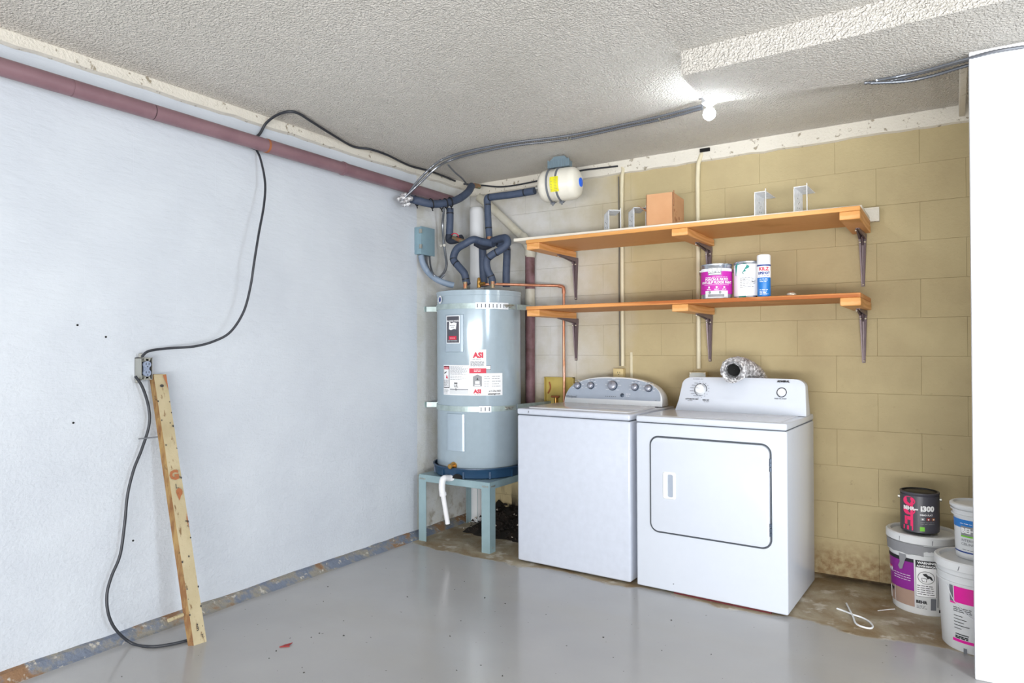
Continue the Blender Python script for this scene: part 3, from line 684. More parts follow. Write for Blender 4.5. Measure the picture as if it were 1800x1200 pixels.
# ------------------------------------------------------------------ disconnect box, flexible conduits
b0 = Vector((0.06, -0.643, 2.096)); b1 = Vector((0.06, -0.503, 1.904))
y0, y1, zt, zb = b0.y, b1.y, b0.z-.004, b1.z+.004
db = thing('disconnect_box', 'blue grey metal electrical box on the left wall beside the heater pipes', 'electrical box', (0, (y0+y1)/2, zb))
m = MB(); m.bb((0, y0, zb), (.054, y1, zt)); m.build('body', M_boxgray, db, bevel=.003)
m = MB(); m.bb((.054, y0-.003, zb-.003), (.062, y1+.003, zt+.003)); dr = m.build('door', M_boxgray, db, bevel=.002)
for z in (zt-.03, zb+.05):
    m = MB(); m.bb((.046, y0-.006, z-.014), (.066, y0+.006, z+.014)); m.build('hinge', M_zinc, dr, bevel=.001, bseg=1)
def cable(name, label, pts, r, mat, rib=0, n=8, grp=None, cat='cable', pitch=.014):
    P = spl(pts, n)
    m = MB()
    if rib:
        P = resample(P, pitch/2); rr = [r*(1 if i % 2 else 1-rib*1.5) for i in range(len(P))]; m.tube(P, rr, 8)
    else: m.tube(P, r, 10)
    o = m.build(name, mat); return ptag(o, label, cat, grp)
cable('grey_conduit', 'thick grey conduit curving from the electrical box down to the heater top', [(0.035, -0.615, 1.901), (0.05, -0.609, 1.842), (0.071, -0.58, 1.786), (0.145, -0.58, 1.735), (0.191, -0.54, 1.709), (0.223, -0.5, 1.698)], .021, M_graycond, cat='conduit')
cable('flexible_conduit', 'metal flex loop rising from the electrical box to the ceiling pipe', [(0.035, -0.561, 1.903), (0.05, -0.567, 1.839), (0.096, -0.58, 1.78), (0.13, -0.55, 1.75), (0.145, -0.5, 1.792), (0.149, -0.48, 1.848), (0.124, -0.46, 1.915), (0.109, -0.46, 2.007), (0.099, -0.46, 2.127), (0.141, -0.5, 2.206), (0.172, -0.52, 2.277)], .0095, M_armor, .12, cat='conduit')
cable('flexible_conduit', 'thinner metal flex beside the first loop under the electrical box', [(0.035, -0.525, 1.907), (0.06, -0.543, 1.833), (0.132, -0.6, 1.768), (0.143, -0.56, 1.74), (0.166, -0.52, 1.773)], .0075, M_armor, .12, cat='conduit')
for px, w in (((0.02, -0.38, 1.997), 'left ring of the clip beside the metal flex'), ((0.122, -0.47, 1.981), 'right ring of the clip on the metal flex')):
    m = MB(); m.lathe([(.003, -.006), (.009, -.006), (.009, .006), (.003, .006)], px, (.5, -.8, 0), 10); ptag(m.build('conduit_clip', M_zinc), w, 'clip')


# ------------------------------------------------------------------ big pipes
def capped(mb, y0, y1, x, z, r): mb.tube([(x, y0, z), (x, y1-.02, z), (x, y1-.008, z), (x, y1, z)], [r, r, r*.86, r*.4], 24)
bp = thing('horizontal_pipe', 'long reddish brown pipe along the top of the white left wall', 'pipe', (.065, -1, 2.30))
PZ0, PZ1 = 2.337, 2.324
def pz(y): return PZ1+(PZ0-PZ1)*(-y-.3)/2.8
ys = [-8.0, -5.5, -2.825, -2.486, -1.882, -.29]
for i, (a, b) in enumerate(zip(ys, ys[1:])):
    m = MB(); rr = .035 if i != 4 else .036
    if i == 4: m.tube([(.065, a+.002, pz(a)), (.065, b-.03, pz(b)), (.065, b-.012, pz(b)), (.065, b-.003, pz(b)), (.065, b, pz(b))], [rr, rr, rr*.9, rr*.6, rr*.2], 24)
    else: m.tube([(.065, a+.002, pz(a)), (.065, b-.002, pz(b))], rr, 24)
    m.build('pipe_section', M_brown, bp)
    if i < 4:
        m = MB(); m.tube([(.065, b-.006, pz(b)), (.065, b+.006, pz(b))], rr*(.95 if i != 3 else 1.05), 24); m.build('joint_ring', M_darkgap if i == 2 else (M_rust if i == 3 else M_brown), bp)
for y in (-3.4, -1.35):
    m = MB(); m.lathe([(.036, -.008), (.040, -.008), (.040, .008), (.036, .008)], (.065, y, pz(y)), (0, 1, 0), 20); m.box((.015, y, pz(y)), (.03, .016, .03)); m.build('pipe_clamp', M_brown, bp)
cpv = Vector((0.114, -0.075, 1.74))
m = MB(); m.tube([(cpv.x, -.075, .0), (cpv.x, -.075, 2.28), (cpv.x, -.075, 2.30), (cpv.x+.0, -.075, 2.31)], [.052, .052, .05, .04], 28)
ptag(m.build('corner_pipe', S('corner_pipe_white', 'DADCE0', .5)), 'white painted vertical pipe standing in the corner behind the heater', 'pipe')
dp = thing('waste_pipe', 'painted waste pipe slanting from the corner then dropping brown down the back wall', 'pipe', (0.555, -0.05, 0.866))
q0, q1, q2, q3 = Vector((0.124, -0.06, 2.387)), Vector((0.247, -0.06, 2.292)), Vector((0.515, -0.06, 2.047)), Vector((0.557, -0.045, 1.961))
m = MB(); m.tube([q0, q1, q2], .030, 20); m.build('slanting_pipe', M_creampipe, dp, label='cream painted slanting length')
m = MB(); m.tube(spl([q2-(q2-q1)*.05, q2, q3, q3-Vector((0, 0, .05))], 5), .035, 20); m.tube([q3-Vector((0, 0, .0)), q3-Vector((0, 0, .04))], .039, 20); m.build('elbow', M_creampipe, dp)
m = MB(); m.tube([(q3.x-.002, -.045, q3.z-.04), (q3.x-.004, -.045, 1.0), (q3.x-.006, -.045, .0)], .034, 20); m.build('vertical_pipe', M_brownv, dp, label='flaking brown vertical length')
m = MB(); z1 = 1.687; z2 = 1.558; m.tube([(q3.x-.003, -.045, z1), (q3.x-.003, -.045, z2)], .0355, 20); m.build('white_patch', M_creampipe, dp, label='patch painted white')

# ------------------------------------------------------------------ cables
cable('black_cable', 'black cable arching over the ceiling edge above the brown pipe then along the corner', [(0.03, -1.924, 2.309), (.013, -1.97, 2.33), (0.012, -1.89, 2.395), (0.04, -1.865, 2.46), (0.141, -1.869, 2.485), (0.216, -1.854, 2.49), (0.227, -1.805, 2.49), (0.19, -1.702, 2.49), (0.115, -1.495, 2.49), (0.037, -1.245, 2.49), (0.08, -1.145, 2.49), (0.081, -0.996, 2.49), (0.03, -0.723, 2.49), (0.052, -0.513, 2.49), (0.025, -0.22, 2.49)], .007, M_black, n=6)
cable('black_cable', 'black cable hanging from the brown pipe down to the left wall outlet', [(0.012, -1.907, 2.316), (0.06, -1.915, 2.253), (0.11, -1.926, 2.126), (0.15, -1.963, 1.998), (0.18, -2.016, 1.844), (0.19, -2.05, 1.698), (0.18, -2.065, 1.572), (0.17, -2.096, 1.451), (0.15, -2.154, 1.353), (0.12, -2.224, 1.307), (0.09, -2.307, 1.283), (0.06, -2.413, 1.275), (0.06, -2.5, 1.263), (0.06, -2.533, 1.238)], .0058, M_black)
cable('black_cable', 'black cable stapled along the top of the back wall beside the expansion tank', [(0.025, -0.116, 2.49), (0.159, -0.05, 2.473), (0.326, -0.035, 2.445), (0.591, -0.035, 2.447), (0.93, -0.035, 2.471), (1.077, -0.03, 2.47), (1.225, -0.03, 2.464)], .006, M_black)
cable('black_cable', 'black cord dropping from the outlet box and curling behind the leaning timber', [(0.05, -2.555, 1.153), (0.05, -2.524, 1.104), (0.05, -2.496, 1.014), (0.05, -2.494, 0.93), (0.05, -2.527, 0.827), (0.05, -2.561, 0.745), (0.05, -2.588, 0.638), (0.05, -2.6, 0.517), (0.05, -2.619, 0.387), (0.05, -2.655, 0.304), (0.055, -2.676, 0.234), (0.065, -2.674, 0.151), (0.075, -2.646, 0.077), (0.093, -2.591, 0.008), (0.192, -2.565, 0.007), (0.243, -2.506, 0.007), (0.267, -2.444, 0.007)], .0062, M_black)
g = 'armoured cables clipped under the ceiling'
for i, dy in enumerate((0, 7)):
    cable('armoured_cable', ('upper', 'lower')[i]+' of two silver armoured cables crossing the ceiling to the bulb', [[(0.1, -0.842, 2.243), (0.1, -0.88, 2.221)][i]] + [(0.22, -0.869, 2.325), (0.22, -0.847, 2.318)][i:i+1] + [(0.34, -0.845, 2.421), (0.34, -0.823, 2.408)][i:i+1] + [(0.43, -0.804, 2.47), (0.391, -0.737, 2.47)][i:i+1] + [(0.618, -0.821, 2.475), (0.581, -0.758, 2.475)][i:i+1] + [(0.893, -0.8, 2.48), (0.865, -0.75, 2.48)][i:i+1]+[(1.24, -0.739, 2.48), (1.21, -0.682, 2.48)][i:i+1]+[(1.591, -0.745, 2.48), (1.571, -0.7, 2.48)][i:i+1]+[(1.833, -0.794, 2.47), (1.814, -0.743, 2.47)][i:i+1]+[(2.047, -0.855, 2.46), (2.035, -0.815, 2.46)][i:i+1], .0085, M_armor, .18, grp=g)
cable('armoured_cable', 'thin metal flex branching from the two silver cables to the corner joint', [(0.3, -0.65, 2.47), (0.221, -0.475, 2.47), (0.214, -0.388, 2.45), (0.156, -0.25, 2.438)], .0065, M_armor, .15, grp=g)
for k in range(3):
    P = [[(2.763, -0.944, 2.388), (2.868, -0.911, 2.388), (2.972, -0.944, 2.385), (3.089, -0.981, 2.385), (3.207, -1.009, 2.385), (3.337, -1, 2.385), (3.614, -0.961, 2.385)],
         [(2.788, -0.967, 2.375), (2.91, -0.909, 2.375), (3.011, -0.914, 2.375), (3.108, -0.952, 2.375), (3.208, -0.982, 2.375), (3.339, -0.974, 2.375), (3.617, -0.937, 2.375)],
         [(2.817, -1.03, 2.36), (2.893, -0.97, 2.38), (2.993, -0.98, 2.38), (3.107, -1.015, 2.38), (3.214, -1.042, 2.38), (3.335, -1.027, 2.38), (3.606, -1.005, 2.38)]][k]
    cable('armoured_cable', ('topmost', 'lowest', 'rearmost')[k]+' armoured cable over the white partition at the right', P, .0085 if k < 2 else .007, M_armor, .2, grp='armoured cables under the soffit')
for p, w in (((1.788, -0.756, 2.474), 'nearer the bulb'), ((1.231, -0.722, 2.476), 'farther from the bulb')):
    m = MB(); p = Vector(p); m.tube([p+Vector((0, -.02, .02)), p+Vector((0, -.018, -.012)), p+Vector((0, .018, -.012)), p+Vector((0, .02, .02))], .003, 6); ptag(m.build('cable_staple', M_zinc), 'metal staple over the two silver ceiling cables, '+w, 'staple', 'staples on the ceiling cables')

# foil-ish crumple where the cables meet the wall
m = MB(); c = Vector((0.1, -0.847, 2.234))
for k in range(16):
    p = c+Vector((random.uniform(-.03, .03), random.uniform(-.03, .03), random.uniform(-.035, .03))); m.ball(p, random.uniform(.012, .024), 7, sq=(1, random.uniform(.6, 1.2), random.uniform(.6, 1.2)))
ptag(m.build('plaster_lump', M_foil, bevel=0), 'crumpled foil lump where the armoured cables meet the left wall', 'foil')

# bulb
bc = Vector(blo.location)
lb = thing('light_bulb', 'bare glowing bulb under the ceiling at the corner of the soffit', 'light bulb', bc)
m = MB(); m.ball(bc, .03, 20); m.build('globe', M_bulb, lb)
m = MB(); m.lathe([(.012, .03), (.016, .036), (.034, .05), (.036, .09), (.05, .10), (.05, .14), (.001, .14)], bc, (0, 0, 1), 20); m.build('socket', M_whitepl, lb)
m = MB(); p = Vector((2.057, -0.95, 2.46)); m.tube([p, p+Vector((.03, -.02, -.01)), p+Vector((.01, .03, -.02)), bc+Vector((0, 0, .12))], .003, 6); m.build('wire', M_black, lb)

# ------------------------------------------------------------------ left wall outlet
ob = thing('outlet_box', 'open metal outlet box on the white left wall above the leaning timber', 'outlet', (0, -2.476, 1.131))
o0 = Vector((0.052, -2.531, 1.235)); o1 = Vector((0.052, -2.479, 1.135)); ya, yb_, zt, zb = o0.y, o1.y, o0.z-.001, o1.z
m = MB(); m.bb((0, ya, zb), (.052, ya+.003, zt)); m.bb((0, yb_-.003, zb), (.052, yb_, zt)); m.bb((0, ya, zt-.003), (.052, yb_, zt)); m.bb((0, ya, zb), (.052, yb_, zb+.003)); m.bb((0, ya, zb), (.003, yb_, zt))
m.build('box', M_zinc, ob)
yc = (ya+yb_)/2; zc = (zt+zb)/2; hh = (zt-zb)/2
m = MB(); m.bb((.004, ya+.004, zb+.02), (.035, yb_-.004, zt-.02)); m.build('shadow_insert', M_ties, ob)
for s_ in (1, -1):
    m = MB(); m.prism([(.0165*math.cos(k*PI/10), .0155*math.sin(k*PI/10)+s_*.0185) for k in range(20)], (.046, yc, zc), (0, 1, 0), (0, 0, 1), (.012, 0, 0)); rc = m.build('receptacle', M_recept, ob)
    m = MB()
    for d in (-.0065, .0065): m.box((.0585, yc+d, zc+s_*.0185+.003), (.001, .0022, .009))
    m.cyl((.058, yc, zc+s_*.0185-.009), (.0592, yc, zc+s_*.0185-.009), .0025, 8); m.build('slot', M_ink, rc)['kind'] = 'stuff'
m = MB(); m.bb((.04, yc-.012, zc-.012), (.052, yc+.012, zc+.012)); m.build('yoke_centre', M_recept, ob)
for s_ in (1, -1):
    m = MB(); m.box((.054, yc, zc+s_*(hh-.008)), (.002, .026, .012)); m.box((.054, yc, zc+s_*(hh-.014)), (.002, .012, .016)); m.cyl((.053, yc-.011, zc+s_*(hh-.006)), (.057, yc-.011, zc+s_*(hh-.006)), .004, 8); m.cyl((.053, yc+.011, zc+s_*(hh-.006)), (.057, yc+.011, zc+s_*(hh-.006)), .004, 8); m.build('yoke_ear', M_zinc, ob)
for (y, z, s_) in ((ya+.014, zt, 1), (ya-.002, zb+.006, -1)):
    m = MB(); m.cyl((.03, y, z-.004*s_), (.035, y-.004, z+.018*s_), .011, 10); m.cyl((.042, y-.004, z+.012*s_), (.052, y-.004, z+.012*s_), .004, 8); m.build('cable_clamp', M_zinc, ob)

# ------------------------------------------------------------------ leaning timber
tb = thing('leaning_timber', 'long weathered cream painted timber leaning against the white left wall', 'timber', (.31, -2.43, 0))
A = [Vector((0.305, -2.467, 0)), Vector((0.325, -2.451, 0)), Vector((0.332, -2.397, 0))]
T = [Vector((0.018, -2.476, 1.149)), Vector((0.052, -2.474, 1.158)), Vector((0.052, -2.416, 1.158))]
A.append(A[0]+A[2]-A[1]); T[0] = T[1]+Vector((-.036, -.002, 0)); T[2].z = T[1].z; T.append(T[0]+T[2]-T[1])
m = MB(); n = 14; V = []
for i in range(n+1):
    for k in range(4): V.append(A[k].lerp(T[k], i/n)+Vector((random.uniform(-.0008, .0008), random.uniform(-.0008, .0008), 0)))
for i in range(n):
    for k in range(4): m.add([], []); 
m.v = V; 
for i in range(n):
    for k in range(4):
        j = (k+1) % 4; m.f.append([4*i+k, 4*i+j, 4*i+4+j, 4*i+4+k]); m.m.append(0 if k == 1 else 1); m.sm.append(False)
m.f += [[3, 2, 1, 0], [4*n, 4*n+1, 4*n+2, 4*n+3]]; m.m += [1, 1]; m.sm += [False]*2
m.build('beam', [M_timber, M_timber2], tb)
ua = (A[2]-A[1]); va = (T[1]-A[1]); L = va.length; va.normalize(); wid = ua.length; ua.normalize(); nn = ua.cross(va).normalized()
mp = plane_map(A[1], ua, va, nn, .0012)
m = MB(); put_text(m, 'G', .055, mp, wid*.42, L*.60, 0, bold=.003); put_text(m, 'L', .03, mp, wid*.5, L*.565, 1); put_poly(m, mp, [(wid*.62+.014*math.cos(k*PI/5), L*.55+.018*math.sin(k*PI/5)-(.02 if k == 7 else 0)) for k in range(10)], 0)
put_poly(m, mp, [(wid*.7, L-.005), (wid*.98, L-.003), (wid*.98, L-.08), (wid*.9, L-.05)], 0); put_poly(m, mp, [(wid*.86, L*.45), (wid*.95, L*.47), (wid*.97, L*.40)], 0)
for k in range(26):
    u_ = random.choice((random.uniform(.0, .1), random.uniform(.85, 1), random.uniform(0, 1)))*wid; v_ = random.uniform(.03, .97)*L; r_ = random.uniform(.0015, .004); put_poly(m, mp, [(u_+r_*math.cos(j*PI/3), v_+r_*1.5*math.sin(j*PI/3)) for j in range(6)], 1)
put_poly(m, mp, [(wid*.5+.009*math.cos(j*PI/4), L*.955+.007*math.sin(j*PI/4)) for j in range(8)], 1)
m.build('paint_mark', [M_rust, M_flake], tb)
m = MB(); put_text(m, '3', .028, mp, wid*.45, .055, 0); put_text(m, 'T.', .02, mp, wid*.75, .022, 0); m.build('pencil_mark', M_flake, tb)
m = MB(); p = A[0].lerp(T[0], .76); m.cyl(p, p+Vector((-.02, -.075, -.002)), .003, 8); m.build('nail', M_ink2, tb)
m = MB(); p = A[0].lerp(T[0], .11); m.cyl(p+Vector((0, 0, 0)), p+Vector((-.005, -.065, -.005)), .008, 8); m.build('wood_splinter', M_timber, tb)

# ------------------------------------------------------------------ shelves
def shelf(name, label, x0, x1, y0, zt, th, mat, cleats, step):
    s = thing(name, label, 'shelf', ((x0+x1)/2, y0/2, zt-th))
    m = MB(); m.bb((x0, y0, zt-th), (x1, -.062, zt)); m.build('board', mat, s, bevel=.002, bseg=1)
    for cx in cleats:
        m = MB(); yf = y0+.004; zb = zt-th
        m.bb((cx-.045, yf, zb-.040), (cx+.045, -.034, zb)); o = m.build('cleat', M_cleat, s, bevel=.003, bseg=1)
    return s
ZU, ZL = 1.946, 1.530
shelf('wall_shelf', 'upper pine shelf on the yellow block wall holding a cardboard box', .826, 2.702, -.54, ZU, .022, M_wood, (.874, 1.813, 2.656), True)
shelf('wall_shelf', 'lower pine shelf holding paint cans, above the washer and dryer', .826, 2.702, -.54, ZL, .022, M_woodlow, (.874, 1.813, 2.656), False)
m = MB(); m.prism([(.725, -.525), (2.70, -.44), (2.70, -.07), (.725, -.07)], (0, 0, ZU+.0005), (1, 0, 0), (0, 1, 0), (0, 0, .020)); o = m.build('white_top_board', M_board, bevel=.003, bseg=2); ptag(o, 'long thin white board lying on the upper pine shelf', 'board')
lg = thing('wall_ledger', 'white ledger strip on the wall sticking out past the right end of the upper shelf', 'ledger', (2.6, -.02, 1.946))
m = MB(); m.bb((2.30, -.032, 1.946), (2.742, -.002, 2.012)); m.build('ledger_board', M_band, lg, bevel=.001, bseg=1)
for k in range(3):
    m = MB(); m.tube([(2.30, -.028+.011*k, 2.017), (2.742, -.028+.011*k, 2.017)], .006, 10); m.build('reeded_bead', M_board, lg)
ZS = .0205
def bracket(x, zt, label):
    b = thing('shelf_bracket', label, 'bracket', (x, -.002, zt-.28), group='brown steel shelf brackets')
    m = MB(); n = 8; V = []
    for i in range(n+1):     # vertical arm: tapered channel
        f = i/n; z = zt-.005-.28*f; w = .019-.011*f; d = .030-.024*f; fl = .004
        V += [(x-w, -.002, z), (x-w, -.002-d, z), (x-w*.45, -.002-d*.9, z), (x-w*.3, -.002-d*.45, z), (x+w*.3, -.002-d*.45, z), (x+w*.45, -.002-d*.9, z), (x+w, -.002-d, z), (x+w, -.002, z)]
    m.add(V, [(8*i+k, 8*i+k+1, 8*i+9+k, 8*i+8+k) for i in range(n) for k in range(7)]+[tuple(range(8)), tuple(8*n+k for k in range(8))][::1])
    m.build('vertical_arm', M_brk, b)
    m = MB(); V = []
    for i in range(n+1):
        f = i/n; y = -.002-.25*f; w = .019-.010*f; d = .032-.026*f
        V += [(x-w, y, zt), (x-w, y, zt-d), (x-w*.4, y, zt-d*.9), (x-w*.3, y, zt-d*.4), (x+w*.3, y, zt-d*.4), (x+w*.4, y, zt-d*.9), (x+w, y, zt-d), (x+w, y, zt)]
    m.add(V, [(8*i+k, 8*i+k+1, 8*i+9+k, 8*i+8+k) for i in range(n) for k in range(7)]+[tuple(range(8)), tuple(8*n+k for k in range(8))]); m.build('horizontal_arm', M_brk, b)
    m = MB(); m.prism([(-.002, zt-.07), (-.06, zt-.02), (-.002, zt-.02)], (x-.004, 0, 0), (0, 1, 0), (0, 0, 1), (.008, 0, 0)); m.build('gusset', M_brk, b)
    for (dx, y, z) in ((-.012, -.032, zt-.045), (.012, -.032, zt-.045), (0, -.006, zt-.275)):
        m = MB(); m.ball((x+dx, y, z), .0055, 8); m.build('screw', M_screw, b)
    m = MB(); m.ball((x-.010, -.235, zt-.010), .005, 8); m.build('screw', M_screw, b)
for x, w in ((.898, 'left'), (1.818, 'middle'), (2.660, 'right')):
    bracket(x, ZU-.062, w+' brown bracket under the upper pine shelf')
    bracket(x, ZL-.062, w+' brown bracket under the lower pine shelf')

# white metal brackets on the upper shelf
def post_bracket(x, y, rz, label, w=.088, h=.120, d=.09, drop=.03):
    b = local_thing('metal_bracket', label, 'bracket', (x, y, ZU+ZS), rz, group='white metal brackets on the upper shelf'); t_ = .003
    m = MB(); m.prism([(-d/2, 0), (d/2, 0), (d/2, h-drop-.01), (d/2-.01, h-drop), (-d/2+.012, h), (-d/2, h-.012)], (-w/2, 0, 0), (0, 1, 0), (0, 0, 1), (t_, 0, 0)); sp = m.build('side_plate', M_whitemetal, b)
    m = MB()
    for (p, q) in ((-.02, .085), (.015, .070), (.022, .040), (-.018, .035), (0, .060)): m.cyl((-w/2-.0008, p, q), (-w/2+t_+.0008, p, q), .0038, 8)
    m.build('hole', M_ink2, sp)['kind'] = 'stuff'
    m = MB(); m.prism([(-d/2, h-t_), (-d/2, h), (d/2, h-drop), (d/2, h-drop-t_)], (-w/2, 0, 0), (0, 1, 0), (0, 0, 1), (w, 0, 0)); m.build('top_plate', M_whitemetal, b)
    m = MB(); m.bb((w/2-t_, -d/2, 0), (w/2, -d/2+.005, h+.012)); m.build('edge_strip', M_whitemetal, b)
    m = MB(); m.bb((-w/2-.022, -d/2, 0), (-w/2, d/2, .003)); m.build('foot_flange', M_whitemetal, b)
post_bracket(1.325, -.34, math.radians(40), 'white perforated metal bracket nearest the left end of the upper shelf', .075, .135, .11, .01)
post_bracket(1.48, -.325, math.radians(40), 'white perforated metal bracket touching the cardboard box flap', .075, .135, .11, .01)
post_bracket(2.22+.0, -.33, math.radians(-2), 'white metal bracket standing right of the cardboard box, the left one of the right pair', .060, .128, .20, .0)
post_bracket(2.42, -.33, math.radians(-2), 'white metal bracket nearest the right end of the upper shelf', .066, .130, .20, .0)
# cardboard box
cb = local_thing('cardboard_box', 'open brown cardboard box standing on the upper shelf', 'box', (1.652, -.313, ZU+ZS), math.radians(4))
BW, BD, BH = .157, .237, .188
m = MB(); t_ = .004
m.bb((-BW/2, -BD/2, 0), (BW/2, -BD/2+t_, BH)); m.bb((-BW/2, BD/2-t_, 0), (BW/2, BD/2, BH)); m.bb((-BW/2, -BD/2, 0), (-BW/2+t_, BD/2, BH)); m.bb((BW/2-t_, -BD/2, 0), (BW/2, BD/2, BH)); m.bb((-BW/2, -BD/2, 0), (BW/2, BD/2, t_))
m.build('box_body', M_card, cb)
m = MB(); m.prism([(0, 0), (-.055, .045), (-.06, .05), (0, .012)], (-BW/2, -BD/2+.02, BH-.10), (1, 0, 0), (0, 0, 1), (0, BD-.04, 0)); m.build('flap', M_cardin, cb)
m = MB(); m.prism([(0, 0), (0, BH-.10), (-.008, .002)], (BW/2+.001, -BD/2+.006, .11), (0, 1, 0), (0, 0, 1), (.006, 0, 0)); m.build('torn_edge', M_cardin, cb)
mp = plane_map((BW/2, -.04, -.015), (0, 1, 0), (0, 0, 1), (1, 0, 0)); m = MB()
for (u, v, r) in ((-.05, .10, .012), (-.02, .085, .012), (-.04, .055, .014), (-.01, .05, .014), (.05, .07, .013), (.0, .10, .008)):
    for k in range(4): put_quad(m, mp, u+random.uniform(-r, r), v+random.uniform(-r, r), u+random.uniform(-r, r), v+random.uniform(-r, r)+.003, 0, 0, 1)
m.build('box_print', M_rust, cb)

# paint cans on the lower shelf
def can(name, label, x, y, z0, r, h, band, lid, cat='paint can', metal=M_tin):
    t_ = thing(name, label, cat, (x, y, z0))
    m = MB(); m.lathe([(.001, 0), (r-.003, 0), (r, .003), (r-.001, .008), (r-.0015, h-.012), (r+.002, h-.008), (r+.002, h), (r-.006, h+.001), (r-.009, h-.006), (r-.02, h-.008), (.001, h-.008)], (x, y, z0), (0, 0, 1), 48); m.build('can_body', metal, t_)
    if band:
        m = MB(); m.lathe([(r+.0004, band[0]), (r+.0008, band[0]), (r+.0008, band[1]), (r+.0004, band[1])], (x, y, z0), (0, 0, 1), 48); m.build('label_band', band[2], t_)
    m = MB(); m.lathe([(.001, h-.003), (r-.016, h-.003), (r-.010, h-.006), (r-.008, h+.002), (r-.005, h+.002)], (x, y, z0), (0, 0, 1), 48); m.build('lid', lid, t_)
    return t_
def bail(t_, x, y, z0, r, h, drop, tilt):
    m = MB(); P = []
    cd = Vector((math.cos(tilt), math.sin(tilt), 0)); nd = Vector((-cd.y, cd.x, 0))
    for k in range(25):
        a = PI*k/24; P.append(Vector((x, y, z0+h*.82))+nd*(r+.008)*math.cos(a)*1.0+cd*(r+.007)*math.sin(a)+Vector((0, 0, -drop*math.sin(a)**1.5)))
    m.tube(P, .0018, 6); m.build('wire_handle', M_zinc, t_)
    for s_ in (1, -1):
        m = MB(); p = Vector((x, y, z0+h*.82))+nd*s_*r; m.cyl(p-nd*s_*.002, p+nd*s_*.009, .009, 12); m.build('handle_ear', M_zinc, t_)
cx, cy, r, h = 1.981, -.42, .083, .190
c1 = can('paint_can', 'paint can with magenta label on the lower shelf', cx, cy, ZL, r, h, (.028, .165, M_magenta), M_tin)
ang = math.atan2(-4.187-cy, 3.074-cx)
mp = cyl_map(cx, cy, r+.0008, ang, ZL); q = lambda a, b, l=0: mp(a, b, l+2)
m = MB(); put_quad(m, mp, -.10, .150, .10, .166, 3, 1); put_quad(m, mp, -.045, .128, .025, .172, 2, 1); put_text(m, 'BEHR', .030, q, -.012, .143, 0, bold=.001, sx=.9); put_quad(m, q, -.04, .132, .022, .137, 0)
put_lines(m, q, -.06, .06, .115, .120, 1, 0, .002, 0); put_text(m, 'PORCH & PATIO', .019, q, 0, .099, 0, bold=.0006, sx=.9, shear=.15); put_text(m, 'ANTI-SLIP FLOOR PAINT', .0185, q, 0, .083, 0, bold=.0006, sx=.88, shear=.15)
put_quad(m, q, -.07, .076, .07, .0772, 0)
for u in (-.04, 0, .04): put_quad(m, q, u-.004, .058, u+.005, .068, 0); put_lines(m, q, u-.012, u+.012, .048, .055, 2, 0, .0018, 0)
put_quad(m, mp, -.062, .006, .062, .045, 1, 2); put_quad(m, q, -.045, .012, .04, .026, 2, 1); put_poly(m, lambda a, b, l=0: mp(a, b, 4), [(-.035+.007*math.cos(k), .036+.009*math.sin(k)) for k in range(6)], 2, 4); put_poly(m, lambda a, b, l=0: mp(a, b, 4), [(.018+.007*math.cos(k), .036+.009*math.sin(k)) for k in range(6)], 2, 4)
m.build('can_print', [M_paper, M_bucket, M_grayp, M_whitemetal], c1); bail(c1, cx, cy, ZL, r, h, .05, ang+.2+PI)
cx2 = 2.153; cy2 = -.40; r2_ = .080
c2_ = can('paint_can', 'white paint can with teal drips on the lower shelf, left of the spray can', cx2, cy2, ZL, r2_, .195, (.012, .180, M_paper), M_tin)
ang = math.atan2(-4.187-cy2, 3.074-cx2); mp = cyl_map(cx2, cy2, r2_+.0008, ang, ZL); q = lambda a, b, l=0: mp(a, b, l+2)
m = MB(); put_poly(m, mp, [(-.088, .175), (-.07, .186), (-.03, .188), (-.012, .176), (.0, .168), (-.005, .158), (-.022, .152), (-.018, .142), (-.035, .138), (-.03, .128), (-.055, .122), (-.083, .122)], 0)
m.build('teal_drip', [M_teal], c2_); m = MB()
put_quad(m, q, -.055, .15, -.05, .18, 1); put_quad(m, mp, -.06, .002, -.02, .012, 0, 1); put_quad(m, mp, .03, .002, .05, .010, 2, 1)
put_lines(m, mp, -.05, .035, .055, .112, 7, 3, .002); put_poly(m, q, [(-.03, .10), (.02, .082), (.07, .078), (.07, .081), (.02, .086), (-.03, .103)], 3)
for k_ in range(1): pass
m.build('can_print', [M_teal, M_paper, M_darkgap, M_ink2], c2_)
cx3 = 2.247; cy3 = -.49; r3 = .033
sp = thing('spray_can', 'blue and white spray can with white cap on the lower shelf', 'spray can', (cx3, cy3, ZL))
m = MB(); m.lathe([(.001, 0), (r3-.002, 0), (r3, .004), (r3, .165), (r3-.003, .170), (.001, .172)], (cx3, cy3, ZL), (0, 0, 1), 36); m.build('can_body', M_bluelab, sp)
m = MB(); m.lathe([(r3+.0004, .100), (r3+.0009, .101), (r3+.0009, .158), (r3+.0004, .159)], (cx3, cy3, ZL), (0, 0, 1), 36); m.build('white_band', M_paper, sp)
m = MB(); m.lathe([(r3+.0006, .159), (r3+.0012, .160), (r3+.0012, .166), (r3-.001, .168)], (cx3, cy3, ZL), (0, 0, 1), 36); m.build('rim', M_navy, sp)
m = MB(); m.lathe([(r3+.001, .167), (r3+.001, .212), (r3-.002, .218), (r3-.008, .220), (.001, .220)], (cx3, cy3, ZL), (0, 0, 1), 36); m.build('cap', M_whitepl, sp)
ang = math.atan2(-4.187-cy3, 3.074-cx3); mp = cyl_map(cx3, cy3, r3+.0009, ang, ZL); q = lambda a, b, l=0: mp(a, b, l+1)
m = MB(); put_text(m, 'KILZ', .024, mp, 0, .136, 0, bold=.001, sx=1.0); put_text(m, 'UPSHOT', .0175, mp, 0, .116, 1, bold=.0009, sx=.9); put_lines(m, mp, -.025, .025, .105, .110, 1, 1, .002, 0)
